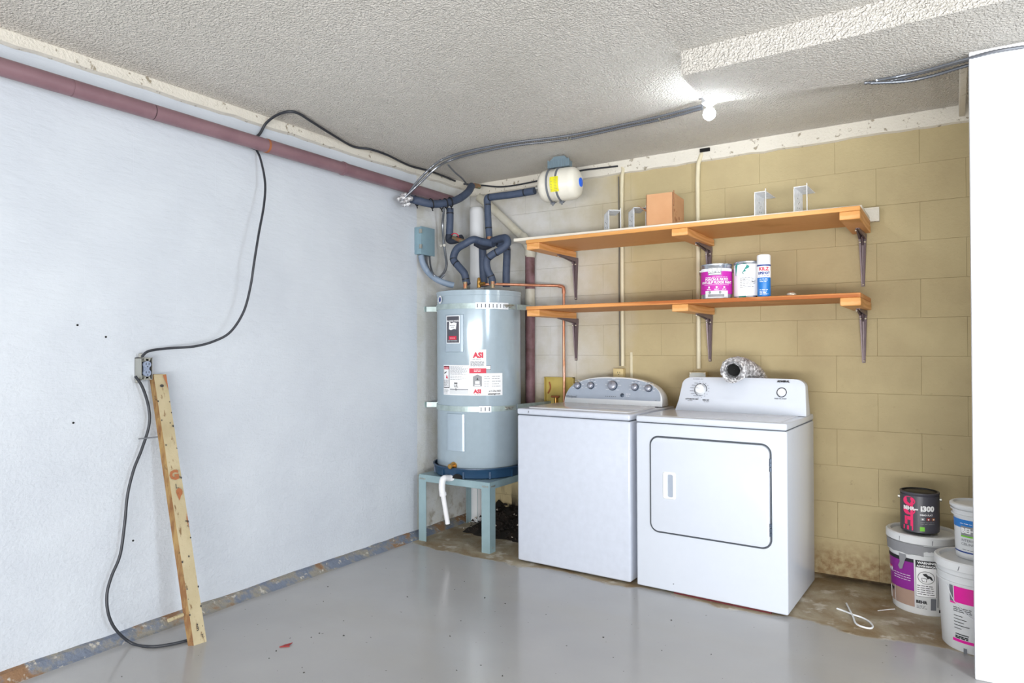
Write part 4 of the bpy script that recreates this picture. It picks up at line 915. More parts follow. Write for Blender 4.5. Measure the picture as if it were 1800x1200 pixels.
put_lines(m, mp, -.022, .022, .075, .095, 3, 2, .002); put_lines(m, mp, -.022, .022, .01, .04, 4, 2, .003)
m.build('can_print', [M_red, M_navy, M_paper], sp)
m = MB(); c = Vector((2.373, -0.45, 1.536)); c.z = ZL
so_ = thing('small_vent_fitting', 'small brown and white oval cap lying on the lower shelf right of the cans', 'cap', c)
m = MB(); m.ball(c+Vector((0, 0, .010)), .024, 14, sq=(1, .7, .5)); m.build('cap_shell', M_screw, so_)
m = MB()
for k in (-1, 0, 1): m.box(c+Vector((k*.009, -.004, .024)), (.004, .012, .003))
m.build('slot', M_rust, so_)['kind'] = 'stuff'

# ------------------------------------------------------------------ wall conduits, boxes behind the machines
cA = [(1.246, -0.022, 2.47), (1.258, -0.022, 2.446), (1.261, -0.022, 2.393), (1.261, -0.022, 2.318), (1.255, -0.022, 1.161)]
x_ = 1.247; 
m = MB(); m.tube([Vector((cA[0][0]-.01, -.0, 2.47)), Vector((cA[1][0], -.014, 2.44)), Vector((x_+.004, -.02, 2.40)), Vector((x_, -.018, 2.30)), Vector((x_, -.018, 1.15))], .0125, 14)
o = m.build('wall_conduit', M_conduit); ptag(o, 'painted conduit running down to the outlet behind the washer', 'conduit')
m = MB(); m.tube([Vector((x_-.028, -.008, 2.40)), Vector((x_-.024, -.008, 2.0)), Vector((x_-.027, -.008, 1.7)), Vector((x_-.024, -.008, 1.15))], .0045, 8); ptag(m.build('shadow_toned_cable', S('cable_shadow_grey', '77736A', .6)), 'thin cable beside the left painted conduit, coloured dark grey as the shadow there', 'cable')  # cable grey darkened to paint in the shadow left of the conduit
xd = 1.752
m = MB(); m.tube([Vector((xd+.03, .0, 2.475)), Vector((xd+.022, -.016, 2.45)), Vector((xd+.005, -.02, 2.40)), Vector((xd+.0, -.018, 2.30)), Vector((xd, -.018, 1.14))], .0135, 14)
ptag(m.build('wall_conduit', M_conduit), 'painted conduit running down to the round dryer socket box', 'conduit')
m = MB(); m.bb((1.8-.03, -.03, 2.47), (1.8+.03, -.0, 2.49)); ptag(m.build('wall_hole', M_darkgap), 'dark gap in the plaster where the right conduit leaves the ceiling', 'gap')
m = MB(); m.box((x_+.055, -.002, 1.13), (.018, .010, .22)); ptag(m.build('paint_ridge', M_conduit, bevel=.002), 'pale raised strip beside the washer outlet', 'strip')
wo = Vector((1.226, -0.04, 1.106))
w_ = thing('washer_outlet', 'almond outlet with a green plug behind the washer', 'outlet', (wo.x, 0, wo.z-.06))
m = MB(); m.bb((wo.x-.035, -.045, wo.z-.09), (wo.x+.035, 0, wo.z+.028)); m.build('box', M_almond, w_, bevel=.003)
m = MB(); 
for d in (-.007, .007): m.box((wo.x+d+.005, -.0455, wo.z+.002), (.0025, .002, .010))
m.cyl((wo.x+.005, -.0465, wo.z-.010), (wo.x+.005, -.044, wo.z-.010), .003, 8); m.build('slot', M_ink, w_)['kind'] = 'stuff'
m = MB(); m.tube([(wo.x+.005, -.045, wo.z-.045), (wo.x+.005, -.065, wo.z-.045), (wo.x+.005, -.078, wo.z-.048)], [.020, .018, .012], 14); m.build('plug', S('green_plug', '2B4A3C', .5), w_)
m = MB(); m.tube(spl([(wo.x+.005, -.07, wo.z-.05), (wo.x+.01, -.08, wo.z-.1), (wo.x+.02, -.06, .8)], 5), .005, 8); m.build('cord', M_ties, w_)
dx = Vector((1.752, -0.045, 1.09))
d_ = thing('dryer_outlet', 'square metal box with round grey dryer socket behind the dryer', 'outlet', (dx.x, 0, dx.z-.07))
m = MB(); m.bb((dx.x-.052, -.040, dx.z-.092), (dx.x+.052, 0, dx.z+.030)); m.build('box', M_almond, d_, bevel=.002)
m = MB(); m.prism([(-.040, -.09), (.040, -.09), (.050, -.08), (.050, .012), (.034, .026), (-.034, .026), (-.050, .012), (-.050, -.08)], (dx.x, -.041, dx.z), (1, 0, 0), (0, 0, 1), (0, -.004, 0)); m.build('face_plate', M_zinc, d_)
m = MB(); m.lathe([(.001, 0), (.031, 0), (.031, .006), (.001, .008)], (dx.x, -.044, dx.z-.035), (0, -1, 0), 24); m.build('round_socket', M_ink2, d_)
for sx_ in (-1, 1):
    m = MB(); m.cyl((dx.x+sx_*.044, -.040, dx.z+.022), (dx.x+sx_*.044, -.046, dx.z+.022), .006, 10); m.build('screw', M_screw, d_)
# washer supply box
sx0, sx1, sz0, sz1 = 0.657, 0.887, .83, 1.067
sb = thing('washer_supply_box', 'yellowish recessed water supply box on the wall left of the washer console', 'supply box', ((sx0+sx1)/2, 0, sz0))
m = MB(); m.bb((sx0, -.006, sz0), (sx1, .0, sz1)); m.build('back_panel', M_supply, sb)
m = MB()
for a, b in (((sx0, -.028, sz0), (sx0+.006, 0, sz1)), ((sx1-.006, -.028, sz0), (sx1, 0, sz1)), ((sx0, -.028, sz1-.005), (sx1, 0, sz1))): m.bb(a, b)
m.build('frame', M_supply, sb)
vx = sx0+.09; vz = sz1-.135
m = MB(); m.cyl((vx-.03, -.03, vz), (vx+.03, -.03, vz), .007, 8); m.cyl((vx, -.006, vz), (vx, -.035, vz), .006, 8); m.build('valve_handle', M_rust, sb)
m = MB(); m.cyl((vx, -.02, vz-.005), (vx, -.02, vz-.07), .012, 10); m.build('valve_stem', M_brass, sb)
m = MB(); m.tube(spl([(vx-.06, -.008, vz+.10), (vx-.05, -.009, vz+.06), (vx-.07, -.009, vz+.02)], 4), .006, 6); m.build('brown_stain', M_rust, sb)

# ------------------------------------------------------------------ washer
WW, WD, WH = .728, .655, .915
wa = local_thing('washing_machine', 'white top loading washer with silver console, left of the dryer', 'washer', (1.2475, -.749, 0), math.radians(-1.44))
m = MB(); m.bb((-WW/2, 0, .012), (WW/2, WD, .874)); m.build('cabinet', M_washer, wa, bevel=.012, bseg=3)
m = MB(); m.bb((-WW/2+.006, .006, .870), (WW/2-.006, WD, .880)); m.build('seam', M_grayline, wa)
m = MB(); m.bb((-WW/2, -.002, .877), (WW/2, WD, .912)); tp = m.build('top_deck', M_washer, wa, bevel=.010, bseg=3)
m = MB(); m.prism(rrect(WW-.075, .41, .03, 4, 0, .255), (0, 0, .911), (1, 0, 0), (0, 1, 0), (0, 0, .008)); ld = m.build('lid', M_toplid, wa, bevel=.003)
m = MB(); m.prism(rrect(.30, .012, .005, 3, .0, .055), (0, 0, .9185), (1, 0, 0), (0, 1, 0), (0, 0, .0015)); m.build('lid_lip', M_white, ld)
mp = plane_map((-WW/2, 0, .895), (1, 0, 0), (0, 0, 1), (0, -1, 0), .0022); m = MB(); put_quad(m, mp, .081, -.004, .086, .006, 0, 1, 1); put_quad(m, mp, .078, -.008, .084, -.005, 0, 1, 1); m.build('paint_chip', M_ink2, tp)
for sx_ in (-1, 1):
    for y in (.06, WD-.06):
        m = MB(); m.cyl((sx_*(WW/2-.06), y, 0), (sx_*(WW/2-.06), y, .02), .022, 14); m.build('foot', M_ties, wa)
# console: arch profile swept back
cl = (-0.328, 0.5, 0.914); cr = (0.345, 0.5, 0.918)
def arch(x0, x1, zb, zt, n=30, e=2.6):
    P = []; c = (x0+x1)/2; hw = (x1-x0)/2
    for k in range(n+1):
        a = PI*k/n; P.append((c+hw*math.copysign(abs(math.cos(a))**(2/e), math.cos(a)), zb+(zt-zb)*abs(math.sin(a))**(2/e)))
    return P
def console(name, prof, y0, dy, depth, mats, parent, bev=.01):
    # front face leans back by dy over its height; lathe-like sweep toward +y with a shrinking rounded rear
    z0 = min(p[1] for p in prof); zt = max(p[1] for p in prof); cxm = sum(p[0] for p in prof)/len(prof)
    m = MB(); R_ = []
    for (off, sc) in ((-.004, .97), (0, 1.0), (depth*.55, 1.0), (depth*.9, .96), (depth, .90)):
        R_.append([Vector((cxm+(x-cxm)*(sc if sc >= 1 else 1-(1-sc)*.5), y0+off+dy*(z-z0)/(zt-z0)*(1 if off <= 0 else max(0, 1-off/depth)), z0+(z-z0)*sc)) for x, z in prof])
    n = len(prof); V = [p for r_ in R_ for p in r_]
    F = [(i*n+k, i*n+k+1, (i+1)*n+k+1, (i+1)*n+k) for i in range(len(R_)-1) for k in range(n-1)]
    F += [list(range(n))[::-1], [(len(R_)-1)*n+k for k in range(n)]]+[(i*n, (i+1)*n, (i+1)*n+n-1, i*n+n-1) for i in range(len(R_)-1)]
    m.add(V, F, 0, False); o = m.build(name, mats, parent)
    for p in o.data.polygons: p.use_smooth = len(p.vertices) == 4
    o.data.set_sharp_from_angle(angle=.7); return o
XA, XB, ZB_, ZT = cl[0], cr[0], .916, 1.084
wc = console('console_housing', arch(XA, XB, ZB_, ZT), .50, .045, .13, [M_whitepl], wa)
SL = .045/(ZT-ZB_)
def cmap(y0, sl, zb, off=.001): 
    n_ = Vector((0, -1, sl)).normalized(); return lambda a, b, l=0: Vector((a, y0+sl*(b-zb), b))+n_*(off*(1+l)+.004)
cm = cmap(.50, SL, ZB_)
m = MB(); put_poly(m, cm, [(x, z) for x, z in arch(XA+.012, XB-.012, ZB_+.030, ZT-.008)], 0, 0); fp = m.build('silver_fascia', M_console, wa)
def wk(px, py): return None
knobs = [((-0.238, 0.53, 1.023), .019), ((-0.143, 0.53, 1.026), .019), ((0.01, 0.525, 1.03), .027), ((0.162, 0.525, 1.024), .019), ((0.252, 0.525, 1.02), .019)]
nv = Vector((0, -1, SL)).normalized()
for (p, r) in knobs:
    c = cm(p[0], p[2], 1); k = None
    m = MB(); m.lathe([(r+.004, 0), (r+.004, .006), (r+.001, .010), (.001, .010)], c, nv, 24); k = m.build('knob_ring', M_knobring, wa)
    m = MB(); m.lathe([(r+.001, .008), (r, .022), (r-.004, .026), (.001, .027)], c, nv, 24); kb = m.build('knob', M_knob, wa)
    m = MB(); ux = Vector((1, 0, 0)); uz = ux.cross(nv)*-1; top = c+nv*.0275
    m.add([top-ux*.0016, top+ux*.0016, top+ux*.0016+Vector((0, 0, r*.8)), top-ux*.0016+Vector((0, 0, r*.8))], [(0, 1, 2, 3)]); m.build('pointer', M_ink2, kb)
m = MB(); c = cm(0.081, 0.973, 1); m.lathe([(.012, 0), (.012, .004), (.009, .006), (.001, .006)], c, nv, 20); m.build('start_button', M_knobring, wa)
m = MB(); q = lambda a, b, l=0: cm(a, b, 1)
for (p, r) in knobs:
    for k in range(7):
        a = math.radians(200-k*37) if r < .02 else math.radians(215-k*42); uu_ = p[0]+(r+.017)*math.cos(a); vv_ = p[2]+(r+.015)*math.sin(a); w_l = .006 if r < .02 else .011
        put_quad(m, q, uu_-w_l, vv_-.001, uu_+w_l, vv_+.001, 0, 1, 1)
    if r < .02: put_quad(m, q, p[0]-.018, p[2]+r+.016, p[0]+.022, p[2]+r+.019, 1, 1, 1)
px0 = -0.034; pz0 = 0.964
for k in range(6): put_quad(m, q, px0+.013*k, pz0-.0025, px0+.013*k+.006, pz0+.0015, 1, 1, 1)
lx, lz = -0.279, 0.953
put_text(m, 'Whirlpool', .020, q, lx, lz-.006, 1, sx=.95, bold=.0004)
put_text(m, 'HE', .010, q, 0.304, 0.95-.004, 1)
put_lines(m, q, 0.104, 0.135, 0.963, 0.988, 2, 0, .002, .1)
m.build('fascia_print', [M_paper, M_ink2], fp)

# ------------------------------------------------------------------ dryer
DW, DD = .765, .60
dr = local_thing('clothes_dryer', 'white front loading dryer with a rounded square door, right of the washer', 'dryer', (2.03, -.774, 0), math.radians(-1.96))
M_redfoot = S('dark_red', '5E1A20', .7)
m = MB(); m.bb((-DW/2, 0, .012), (DW/2, DD, .873)); cab = m.build('cabinet', M_white, dr, bevel=.008, bseg=3)
m = MB(); m.bb((-DW/2+.006, .005, .869), (DW/2-.006, DD, .882)); m.build('seam', M_grayline, dr)
m = MB(); m.bb((-DW/2, -.002, .877), (DW/2, DD, .910)); m.build('top_panel', M_white, dr, bevel=.008, bseg=3)
m = MB(); m.prism(rrect(DW-.075, .36, .012, 3, 0, .225), (0, 0, .9095), (1, 0, 0), (0, 1, 0), (0, 0, .0022)); dk = m.build('top_recess', M_toplid, dr)
m = MB(); m.prism(rrect(.20, .12, .01, 3, .22, .32), (0, 0, .9115), (1, 0, 0), (0, 1, 0), (0, 0, .0015)); m.build('lint_lid', M_toplid, dk)
m = MB(); m.bb((-DW/2+.20, .016, 0), (DW/2-.08, .03, .012)); m.build('red_foot_strip', M_redfoot, dr, label='dark red strip under the front edge')
for sx_ in (-1, 1):
    for y in (.06, DD-.06):
        m = MB(); m.cyl((sx_*(DW/2-.05), y, 0), (sx_*(DW/2-.05), y, .022), .02, 14); m.build('foot', M_ties, dr)
d0 = (-0.302, 0, 0.809); d1 = (0.309, 0, 0.803); d2 = (0.303, 0, 0.311); d3 = (-0.305, 0, 0.31)
dx0, dx1, dz0, dz1 = d0[0], d1[0], (d2[2]+d3[2])/2, (d0[2]+d1[2])/2
m = MB(); cx_, cz_ = (dx0+dx1)/2, (dz0+dz1)/2
R1 = rrect(dx1-dx0, dz1-dz0, .045, 8, cx_, cz_)
m.tube([Vector((x, -.001, z)) for x, z in R1], .0042, 6, closed=True); m.build('door_gasket', M_grayline, dr, label='dark line around the door')
m = MB(); R2 = rrect(dx1-dx0-.010, dz1-dz0-.010, .042, 8, cx_, cz_); m.prism(R2, (0, .0, 0), (1, 0, 0), (0, 0, 1), (0, -.010, 0)); door = m.build('door', M_white, dr, bevel=.004)
h0 = (-0.23, -0.01, 0.629); h1 = (-0.16, -0.01, 0.488); hx_, hz_ = (h0[0]+h1[0])/2, (h0[2]+h1[2])/2; hw_, hh_ = (h1[0]-h0[0]), (h0[2]-h1[2])
m = MB(); o_ = rrect(hw_, hh_, .012, 4, hx_, hz_); i_ = rrect(hw_*.42, hh_*.82, .008, 4, hx_+hw_*.10, hz_)
n = len(o_); V = [Vector((x, -.010, z)) for x, z in o_]+[Vector((x, -.0145, z)) for x, z in rrect(hw_-.008, hh_-.008, .010, 4, hx_, hz_)]+[Vector((x, -.0145, z)) for x, z in i_]+[Vector((x, -.0102, z)) for x, z in i_]
m.add(V, [(r*n+k, r*n+(k+1) % n, (r+1)*n+(k+1) % n, (r+1)*n+k) for r in range(3) for k in range(n)], 0); m.add([Vector((x, -.0103, z)) for x, z in i_], [list(range(n))[::-1]], 1)
m.build('recessed_handle', [M_whitepl, M_console], door)
for z in (0.711, 0.403):
    m = MB()
    for k in range(3): m.cyl((dx1-.001, -.008, z-.030+.021*k), (dx1-.001, -.008, z-.012+.021*k), .0055, 10)
    m.build('hinge', M_knobring, dr)
m = MB(); p = (-0.179, 0, 0.054); m.ball((p[0], -.001, p[2]), .003, 8); m.build('chip', M_ink2, dr)
# console
k0, k1, kt = (-0.321, 0.4, 0.925), (0.386, 0.4, 0.925), (-0.002, 0.46, 1.103)
PX0, PX1, PZB, PZT = k0[0], k1[0], .912, kt[2]-.002
prof = [(PX1, PZB), (PX1-.004, PZB+.05)]+[(PX1-.012-.055*(1-math.cos(a)), PZT-.045+.043*math.sin(a)) for a in [k*PI/16 for k in range(1, 9)]]+[((PX0+PX1)/2, PZT+.002)]+[(PX0+.025+.055*(1-math.cos(a)), PZT-.045+.043*math.sin(a)) for a in [k*PI/16 for k in range(8, -1, -1)]]+[(PX0+.014, PZB+.055), (PX0, PZB)]
dc = console('console_housing', prof, .40, .06, .15, [M_white], dr)
SD = .06/(PZT+.002-PZB); dm = cmap(.40, SD, PZB); nd_ = Vector((0, -1, SD)).normalized()
kp = (-0.182, 0.43, 1.029); c = dm(kp[0], kp[2], 0)
m = MB(); m.lathe([(.030, 0), (.030, .003), (.026, .012), (.0245, .022), (.020, .025), (.001, .025)], c, nd_, 32); kb = m.build('timer_knob', M_whitepl, dr)
m = MB(); a = math.radians(-18); ux = Vector((math.cos(a), 0, math.sin(a))); vz_ = Vector((-math.sin(a), 0, math.cos(a))); o0_ = c+nd_*.025
m.add([o0_-ux*.022-vz_*.004, o0_+ux*.018-vz_*.004, o0_+ux*.018+vz_*.004, o0_-ux*.022+vz_*.004, o0_-ux*.018+nd_*.008, o0_+ux*.010+nd_*.003], [(0, 1, 5, 4), (2, 3, 4, 5), (1, 2, 5), (3, 0, 4), (0, 3, 2, 1)]); m.build('knob_grip', M_whitemetal, kb)
m = MB(); q = lambda a, b, l=0: dm(a, b, 1)
r0, r1 = .0335, .0365
for k in range(48):
    aa = 2*PI*k/48
    if k in (10, 11, 34, 40, 44) or (36 < k < 46 and k % 2): continue
    p = [(kp[0]+r*math.cos(t_), kp[2]+r*math.sin(t_)) for r, t_ in ((r0, aa), (r1, aa), (r1, aa+2*PI/48), (r0, aa+2*PI/48))]; put_poly(m, q, p, 0)
for k in range(16):
    aa = 2*PI*k/16+.2; u = kp[0]+(.052 if math.cos(aa) < 0 else .047)*math.cos(aa); v = kp[2]+.043*math.sin(aa); wl = .011 if math.cos(aa) < -.2 else .003; put_quad(m, q, u-wl, v-.0011, u+wl, v+.0011, 1, 1, 1)
put_text(m, 'AUTOMATIC DRY', .0095, q, kp[0]-.045, kp[2]-.057, 0, bold=.0004); put_text(m, 'ELECTRIC', .0065, q, kp[0]-.055, kp[2]-.065, 0)
put_text(m, 'TIMED DRY', .0095, q, kp[0]+.035, kp[2]-.060, 0, bold=.0003, sx=.8); put_text(m, 'NO HEAT', .007, q, kp[0]+.04, kp[2]-.068, 0)
put_text(m, 'AUTOMATIC DRY', .0075, q, kp[0]-.02, kp[2]+.056, 1)
sp_ = (0.258, 0.43, 1.028)
for k in range(32):
    aa = 2*PI*k/32; put_poly(m, q, [(sp_[0]+r*math.cos(t_), sp_[2]+r*math.sin(t_)) for r, t_ in ((.0225, aa), (.026, aa), (.026, aa+2*PI/32), (.0225, aa+2*PI/32))], 0)
bp_ = (0.263, 0.45, 1.085); put_text(m, 'ADMIRAL', .0135, q, bp_[0], bp_[2]-.004, 0, bold=.0009, sx=1.1)
bp_ = (0.255, 0.42, 0.995); put_text(m, 'PUSH TO START', .0085, q, bp_[0], bp_[2]-.003, 0, bold=.0002)
m.build('console_print', [M_ink, M_ink2], dr)
m = MB(); m.lathe([(.0215, 0), (.0215, .006), (.017, .011), (.001, .012)], dm(sp_[0], sp_[2], 0), nd_, 28); m.build('start_button', M_whitepl, dr)

# foil duct
fd = thing('foil_duct', 'crumpled silver foil duct with its open end above the dryer', 'duct', (2.019, -0.2, 1.01))
e = Vector((2.06, -0.4, 1.141))
pth = resample(spl([e+Vector((.10, .30, -.34)), e+Vector((.09, .29, -.14)), e+Vector((.035, .23, -.02)), e+Vector((-.012, .12, .01)), e], 10), .0045)
m = MB(); rr = [(.064 if i % 2 else .056)*(1+.06*math.sin(i*1.7)) for i in range(len(pth))]; rr[-1] = .058
m.tube(pth, rr, 26, cap=False)
for v_ in m.v: v_ += noise.noise_vector(v_*28)*.008
m.build('hose', M_foil, fd)
d = (pth[-1]-pth[-2]).normalized(); m = MB()
m.lathe([(.062, -.004), (.064, .006), (.056, .012), (.047, .004), (.045, -.01), (.040, -.004), (.036, -.03), (.033, -.08)], pth[-1], d, 26, jit=.06); m.build('rolled_lip', M_foil, fd)
m = MB(); m.lathe([(.040, -.05), (.034, -.052), (.001, -.055)], pth[-1], d, 20); m.build('dark_inside', M_darkgap, fd)

# ------------------------------------------------------------------ buckets and cans at the right
def bucket(name, label, x, y, z0, rb, rt, h, lidmat):
    t_ = thing(name, label, 'bucket', (x, y, z0))
    def R(z): return rb+(rt-rb)*z/h
    pr = [(.001, 0), (rb-.006, 0), (rb, .006)]
    for f in (.72, .745, .78, .805, .84, .865): pr.append((R(h*f)+(.007 if round(f*1000) in (745, 780, 865) else .0), h*f))
    pr = [(.001, 0), (rb-.006, 0), (rb, .006), (R(h*.74), h*.74), (R(h*.745)+.007, h*.745), (R(h*.76)+.007, h*.76), (R(h*.765)+.001, h*.765), (R(h*.82), h*.82), (R(h*.825)+.007, h*.825), (R(h*.84)+.007, h*.84), (R(h*.845)+.001, h*.845), (rt, h*.95)]
    m = MB(); m.lathe(pr, (x, y, z0), (0, 0, 1), 56); m.build('bucket_body', M_bucket, t_)
    m = MB(); m.lathe([(rt+.006, h*.90), (rt+.010, h*.905), (rt+.010, h*.985), (rt+.004, h), (rt-.010, h), (rt-.016, h-.012), (rt-.03, h-.014), (.001, h-.014)], (x, y, z0), (0, 0, 1), 56); ld = m.build('lid', lidmat, t_)
    return t_, ld
def wire(t_, x, y, z0, r, z, ang, drop, sgn=1):
    m = MB(); cd = Vector((math.cos(ang), math.sin(ang), 0)); nd = Vector((-cd.y, cd.x, 0)); P = []
    for k in range(25):
        a = PI*k/24; P.append(Vector((x, y, z0+z))+nd*(r+.006)*math.cos(a)+cd*(r+.006)*math.sin(a)+Vector((0, 0, -drop*math.sin(a))))
    m.tube(P, .0016, 6); m.build('wire_handle', M_whitemetal, t_)
bx, by = 2.937, -.28
b1, l1 = bucket('paint_bucket', 'large white bucket with purple label and grey smears beside the back wall', bx, by, 0, .130, .148, .375, M_bucket)
ang = math.atan2(-4.187-by, 3.074-bx)-.30
mp = cone_map(bx, by, .130, .148, .375, ang, 0); q = lambda a, b, l=0: mp(a, b, l+2); q4 = lambda a, b, l=0: mp(a, b, l+5)
m = MB()
put_quad(m, mp, -.16, .035, .005, .262, 1, 0); put_quad(m, q, -.16, .245, .005, .262, 2, 0); put_quad(m, q, -.16, .035, .005, .11, 3, 0); put_quad(m, q, -.155, .038, -.135, .10, 0, 1); put_quad(m, q, -.10, .035, -.097, .11, 0, 1)
put_poly(m, q, [(-.13, .10), (-.10, .10), (-.11, .08)], 2, 4)
put_text(m, 'BEHR', .03, q, -.14, .175, 0, sx=.9, bold=.001); put_text(m, 'TILE', .016, q, -.13, .19, 5, bold=.0006)
put_lines(m, q, -.10, -.005, .15, .185, 3, 0, .0022, .1)
put_quad(m, mp, .012, .09, .098, .262, 2, 0); put_quad(m, q, .014, .092, .096, .228, 0, 0)
put_text(m, 'WARNING', .015, q, .057, .247, 0, bold=.0006); put_text(m, 'ADVERTENCIA', .0125, q, .055, .232, 0, bold=.0005, sx=.9)
ring = [(.055+.034*math.cos(k*PI/14), .183+.030*math.sin(k*PI/14)) for k in range(28)]
for k in range(28):
    a_, b_ = ring[k], ring[(k+1) % 28]; s_ = lambda p, e: (.055+(p[0]-.055)*e, .183+(p[1]-.183)*e); put_poly(m, q4, [a_, b_, s_(b_, .94), s_(a_, .94)], 2)
put_poly(m, q4, [(.040, .20), (.055, .203), (.062, .195), (.075, .19), (.082, .175), (.078, .172), (.068, .182), (.060, .178), (.056, .186), (.046, .192)], 2); put_poly(m, q4, [(.038, .165), (.056, .163), (.058, .180), (.036, .182)], 2); put_poly(m, lambda a, b, l=0: mp(a, b, 8), [(.040, .167), (.054, .165), (.056, .178), (.038, .180)], 0)
m_b = m; put_lines(m, q, .018, .092, .098, .148, 5, 2, .003, .15)
put_text(m, 'BEHR', .019, q, .035, .058, 2, bold=.0009); put_lines(m, q, .014, .06, .032, .05, 3, 4, .002)
put_quad(m, mp, .074, .03, .098, .085, 4, 0); put_quad(m, mp, .112, .235, .16, .262, 1, 0); put_quad(m, mp, .112, .205, .16, .235, 1, 0); put_quad(m, mp, .112, .02, .16, .034, 2, 0); put_quad(m, mp, .104, .045, .108, .20, 4, 0)
m.build('bucket_print', [M_paper, M_purple, M_ink, M_tan, M_ink2, M_pink], b1)
m = MB(); gm = lambda a, b, l=0: cone_map(bx, by, .130, .148, .375, ang, 0, .0045)(a, b, 0)
def strip(mb, u0, u1, z0f, z1f, n=30, lift=.0085):
    f = cone_map(bx, by, .130, .148, .375, ang, 0, lift); V = []
    for i in range(n+1):
        u = u0+(u1-u0)*i/n; V += [f(u, z0f(u), 0), f(u, z1f(u), 0)]
    mb.add(V, [(2*i, 2*i+2, 2*i+3, 2*i+1) for i in range(n)], 0, True)
strip(m, -.20, .045, lambda u: .285+.006*noise.noise(Vector((u*30, 0, 0))), lambda u: .334)
strip(m, .045, .19, lambda u: .305+.01*noise.noise(Vector((u*60, 3, 0))), lambda u: .330, 24)
f_ = cone_map(bx, by, .130, .148, .375, ang, 0, .0040); m.add([f_(a, b) for a, b in ((-.062, .288), (-.028, .288), (-.026, .262), (-.032, .25), (-.040, .225), (-.046, .205), (-.060, .200), (-.068, .215), (-.058, .235), (-.060, .262))], [list(range(10))], 0)
m.build('grey_paint_smear', M_grayp, b1, label='grey paint smear')
m = MB()
for (u, z) in ((-.05, .35), (.075, .35)): f2 = cone_map(bx, by, .130, .148, .375, ang, 0, .0115); m.add([f2(u, z-.01), f2(u+.002, z-.01), f2(u+.004, z+.012), f2(u+.001, z+.012)], [(0, 1, 2, 3)])
m.build('lid_slit', M_ink2, l1)
# can on top
tz = .375-.0005
px_, py_ = 2.926, -.28
c3 = can('paint_can', 'charcoal and pink paint can standing on the large bucket lid', px_, py_, tz, .083, .190, (.010, .176, M_charcoal), M_ties, metal=M_charcoal)
ang = math.atan2(-4.187-py_, 3.074-px_); mp = cyl_map(px_, py_, .0838, ang, tz); q = lambda a, b, l=0: mp(a, b, l+1); q3 = lambda a, b, l=0: mp(a, b, l+3)
m = MB(); put_quad(m, mp, -.078, .010, -.028, .030, 1, 0)
for v in (.150, .105): put_poly(m, mp, [(-.048+.030*math.cos(k*PI/10), v+.022*math.sin(k*PI/10)) for k in range(20)], 1)
put_quad(m, mp, -.070, .058, -.028, .075, 1, 0); put_quad(m, mp, -.070, .035, -.055, .06, 1, 0); put_quad(m, mp, -.04, .03, -.028, .165, 1, 0)
put_poly(m, q, [(-.046+.010*math.cos(k*PI/6), .150+.008*math.sin(k*PI/6)) for k in range(12)], 3)
put_text(m, 'BEHR', .023, q3, -.048, .108, 0, bold=.0012, sx=.95); put_quad(m, q3, -.022, .110, -.006, .116, 0, 1)
put_text(m, 'i300', .034, q3, .033, .108, 0, bold=.002, sx=1.0); put_lines(m, q, .002, .062, .098, .103, 1, 2, .002); put_text(m, 'DEAD FLAT', .0105, q3, .028, .086, 0, bold=.0004)
for k, mi in enumerate((2, 4, 5)): put_quad(m, q, .004+.024*k, .063, .020+.024*k, .076, mi, 1); put_poly(m, q3, [(.012+.024*k+.004*math.cos(j), .069+.004*math.sin(j)) for j in range(6)], 0)
put_lines(m, q, .002, .065, .042, .058, 2, 2, .002); put_quad(m, q, .0, .012, .02, .032, 6, 1)
m.build('can_print', [M_paper, M_pink, M_grayp, M_charcoal, M_redflake, M_rust, M_green], c3); bail(c3, px_, py_, tz, .083, .190, .012, ang+PI)
# front bucket
b2x, b2y = 3.150, -.66
b2, l2 = bucket('paint_bucket', 'large white bucket with magenta stripe, partly behind the white partition', b2x, b2y, 0, .130, .148, .375, M_bucket)
ang = math.atan2(-4.187-b2y, 3.074-b2x)-.20
mp = cone_map(b2x, b2y, .130, .148, .375, ang, 0); q = lambda a, b, l=0: mp(a, b, l+2)
m = MB(); put_quad(m, mp, -.058, .205, .10, .272, 0, 0); put_quad(m, mp, -.078, .205, -.062, .272, 1, 0); put_quad(m, mp, -.078, .197, -.05, .204, 0, 0)
put_lines(m, q, -.062, .01, .165, .188, 3, 2, .0026, .1)
for k, s_ in enumerate((.035, .05, .04, .06, .03)): put_quad(m, q, -.062, .148-.013*k, -.062+s_, .1505-.013*k, 2, 0)
put_quad(m, q, -.058, .072, -.005, .0755, 2, 0); put_lines(m, q, -.058, -.008, .055, .068, 2, 2, .005, 0); put_quad(m, mp, -.072, .040, .10, .052, 0, 0)
for (v) in (.11, .085): put_quad(m, q, .045, v, .048, v+.008, 2, 0)
m.build('bucket_print', [M_pinkm, M_ink2, M_ink], b2)
m = MB(); 
P = [mp(a, b, 6) for a, b in ((-.085, .27), (-.06, .215), (-.02, .175), (.03, .14), (.1, .10))]; m.tube(spl(P, 5), .0014, 6); m.build('wire_handle', M_whitemetal, b2)
m = MB(); p = mp(-.02, .01, 1); m.box(p, (.012, .006, .02)); m.build('foot_notch', M_ink2, b2)
m = MB(); f2 = cone_map(b2x, b2y, .130, .148, .375, ang, 0, .0115); m.add([f2(-.035, .343), f2(-.032, .343), f2(-.027, .362), f2(-.030, .362)], [(0, 1, 2, 3)]); m.build('lid_slit', M_ink2, l2)
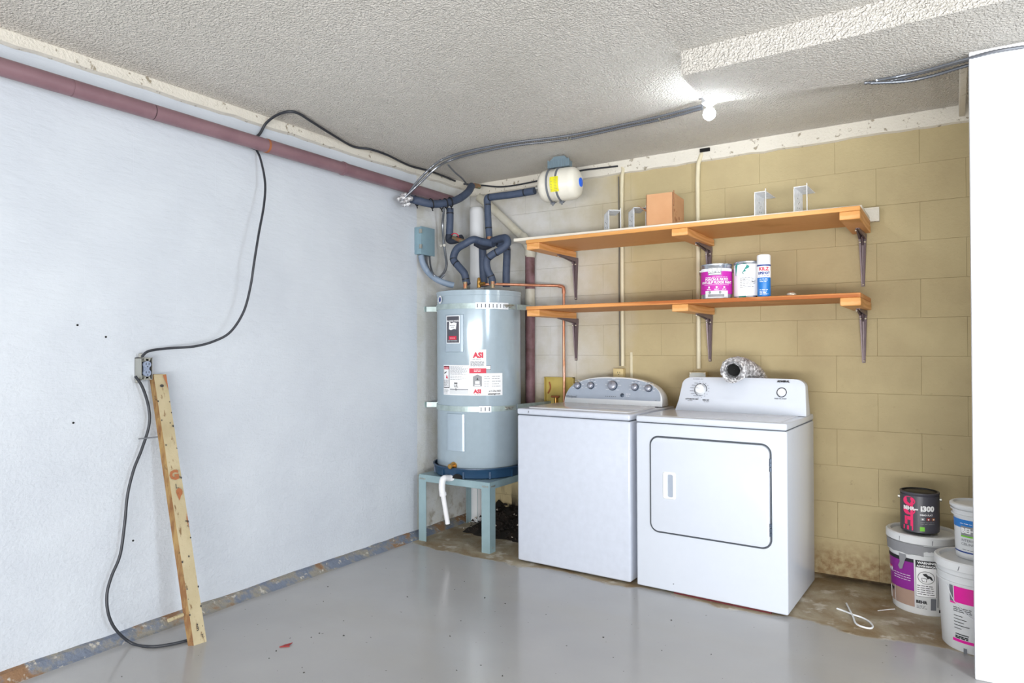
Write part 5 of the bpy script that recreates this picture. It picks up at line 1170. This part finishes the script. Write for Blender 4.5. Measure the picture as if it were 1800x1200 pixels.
# small bucket on it
s_x, s_y = 3.155, -.61; sh = .235; tz2 = .361
b3 = thing('small_bucket', 'small white bucket with blue banded label standing on the front bucket', 'bucket', (s_x, s_y, tz2))
rb, rt = .083, .096
m = MB(); m.lathe([(.001, 0), (rb-.004, 0), (rb, .004), (rt-.007, sh*.78), (rt+.002, sh*.785), (rt+.002, sh*.80), (rt-.004, sh*.81), (rt-.003, sh*.87), (rt+.005, sh*.875), (rt+.005, sh*.89), (rt-.002, sh*.9), (rt-.001, sh*.96)], (s_x, s_y, tz2), (0, 0, 1), 48); m.build('bucket_body', M_bucket, b3)
m = MB(); m.lathe([(rt+.004, sh*.93), (rt+.008, sh*.935), (rt+.008, sh*.98), (rt+.002, sh), (rt-.006, sh), (rt-.01, sh-.008), (.001, sh-.008)], (s_x, s_y, tz2), (0, 0, 1), 48); m.build('lid', M_bucket, b3)
ang = math.atan2(-4.187-s_y, 3.074-s_x)-.12; mp = cone_map(s_x, s_y, rb, rt-.006, sh*.8, ang, tz2); q = lambda a, b, l=0: mp(a, b, l+1.5); q3 = lambda a, b, l=0: mp(a, b, l+3)
m = MB(); put_quad(m, mp, -.11, .135, .11, .170, 0, 0); put_quad(m, mp, -.11, .028, .11, .034, 1, 0); put_quad(m, q, -.055, .102, .06, .143, 2, 0); put_quad(m, q3, -.055, .097, .06, .103, 3, 0)
put_text(m, 'BEHR', .030, q3, -.018, .115, 4, bold=.0012, sx=.95); put_lines(m, q3, -.055, .03, .150, .158, 1, 4, .002, 0)
put_text(m, 'INTERIOR', .015, q, -.022, .078, 5); put_text(m, 'CEILING FLAT', .015, q, -.008, .062, 5); put_lines(m, q, -.05, .03, .040, .046, 1, 5, .002, 0)
m.build('bucket_print', [M_bluelab, M_navy, M_grayp, M_green, M_paper, M_ink2], b3)

# ------------------------------------------------------------------ small things on the floor
P = [(2.587, -0.539, 0.004), (2.624, -0.558, 0.004), (2.665, -0.594, 0.008), (2.701, -0.599, 0.004), (2.735, -0.633, 0.004), (2.754, -0.682, 0.004), (2.747, -0.716, 0.004), (2.713, -0.715, 0.004), (2.685, -0.688, 0.004), (2.667, -0.618, 0.006), (2.648, -0.555, 0.008), (2.617, -0.441, 0.004)]
m = MB(); m.tube(spl(P, 6), .0042, 8); ptag(m.build('zip_tie', M_whitepl), 'looped white plastic tie lying on the bare concrete by the dryer', 'tie')
m = MB(); m.tube([(2.756, -0.463, 0.003), (2.794, -0.422, 0.003), (2.823, -0.395, 0.003)], .002, 6); ptag(m.build('white_straw', M_whitepl), 'thin white strand on the concrete in front of the large bucket', 'strand')
m = MB(); c = Vector((0.667, -2.248, 0.001)); u = Vector((.84, .54, 0)); v = Vector((-.54, .84, 0))
m.add([c+u*a+v*b+Vector((0, 0, e)) for a, b, e in ((-.024, -.008, 0), (-.008, .01, .001), (.02, .03, .002), (.012, .012, .001), (.018, -.002, 0), (.0, -.006, 0))]+[c+u*a+v*b+Vector((0, 0, e+.003)) for a, b, e in ((-.024, -.008, 0), (-.008, .01, .001), (.02, .03, .002), (.012, .012, .001), (.018, -.002, 0), (.0, -.006, 0))], [(0, 1, 2, 3, 4, 5)[::-1], (6, 7, 8, 9, 10, 11)]+[(i, (i+1) % 6, (i+1) % 6+6, i+6) for i in range(6)])
ptag(m.build('red_flake', M_redflake), 'red paint flake lying on the grey floor in front', 'flake')
def chips(name, label, spec, mat, parent=None):
    m = MB()
    for (x, y, z, r) in spec:
        n0 = len(m.v); k = random.choice((4, 5, 6)); a0 = random.random()*6; tilt = random.uniform(-.5, .5)
        T_ = [Vector((x+r*random.uniform(.6, 1.2)*math.cos(a0+2*PI*i/k), y+r*random.uniform(.5, 1)*math.sin(a0+2*PI*i/k), z+tilt*r*math.cos(i))) for i in range(k)]
        m.add(T_+[Vector((x+random.uniform(-r, r)*.3, y+random.uniform(-r, r)*.3, z+r*random.uniform(.5, 1.1)))], [(i, (i+1) % k, k) for i in range(k)])
    o = m.build(name, mat, parent); return o
fp_ = [(0.792, -2.036, 0), (0.682, -2.077, 0), (0.685, -2.125, 0), (0.919, -2.364, 0), (0.879, -2.339, 0), (0.254, -1.641, 0), (0.399, -1.801, 0), (0.669, -1.919, 0), (0.715, -1.527, 0), (1.194, -1.788, 0), (1.132, -1.627, 0), (1.593, -1.97, 0), (1.47, -1.941, 0), (1.415, -2.027, 0), (0.669, -2.296, 0), (0.7, -2.357, 0), (0.823, -1.187, 0), (1.059, -1.329, 0), (1.189, -1.338, 0), (0.854, -1.313, 0), (1.77, -1.438, 0), (2.219, -1.352, 0), (1.957, -1.097, 0), (1.43, -1.349, 0)]
o = chips('floor_debris', '', [(p[0], p[1], 0, random.uniform(.003, .007)) for p in fp_], M_flake); ptag(o, 'scattered dark flakes on the glossy grey floor', 'debris', kind='stuff')
# rubble under the heater
m = MB(); NX, NY = 46, 26; V = []
for i in range(NX+1):
    for j in range(NY+1):
        x = .16+.80*i/NX; y = -.44+.43*j/NY; f = j/NY; e = min(1, i/6, (NX-i)/4)
        hgt = max(-.004, (f**1.3)*.14*e+.03*f*e*noise.noise(Vector((x*14, y*14, 0)))*2+.012*noise.noise(Vector((x*50, y*50, 1)))*f-.006); V.append((x, y, hgt))
m.add(V, [(i*(NY+1)+j, (i+1)*(NY+1)+j, (i+1)*(NY+1)+j+1, i*(NY+1)+j+1) for i in range(NX) for j in range(NY)], 0, True)
o = m.build('soil_heap', M_rubble); ptag(o, 'dark heap of soil and debris against the back wall under the heater', 'debris', kind='stuff')
def hz(x, y): f = max(0, (y+.44)/.43); return f**1.3*.14
o = chips('rubble', '', [(x, y, hz(x, y), random.uniform(.006, .018)) for x, y in [(random.uniform(.2, .94), -.42+.40*random.random()**.6) for _ in range(420)]], M_rubble); ptag(o, 'dark crumbled lumps in the soil under the heater', 'debris', kind='stuff')
o = chips('pale_chips', '', [(x, y, hz(x, y)+.004, random.uniform(.005, .012)) for x, y in [(random.uniform(.12, .92), random.uniform(-.40, -.04)) for _ in range(34)]], M_chip); ptag(o, 'pale paint chips among the dark soil under the heater', 'debris', kind='stuff')
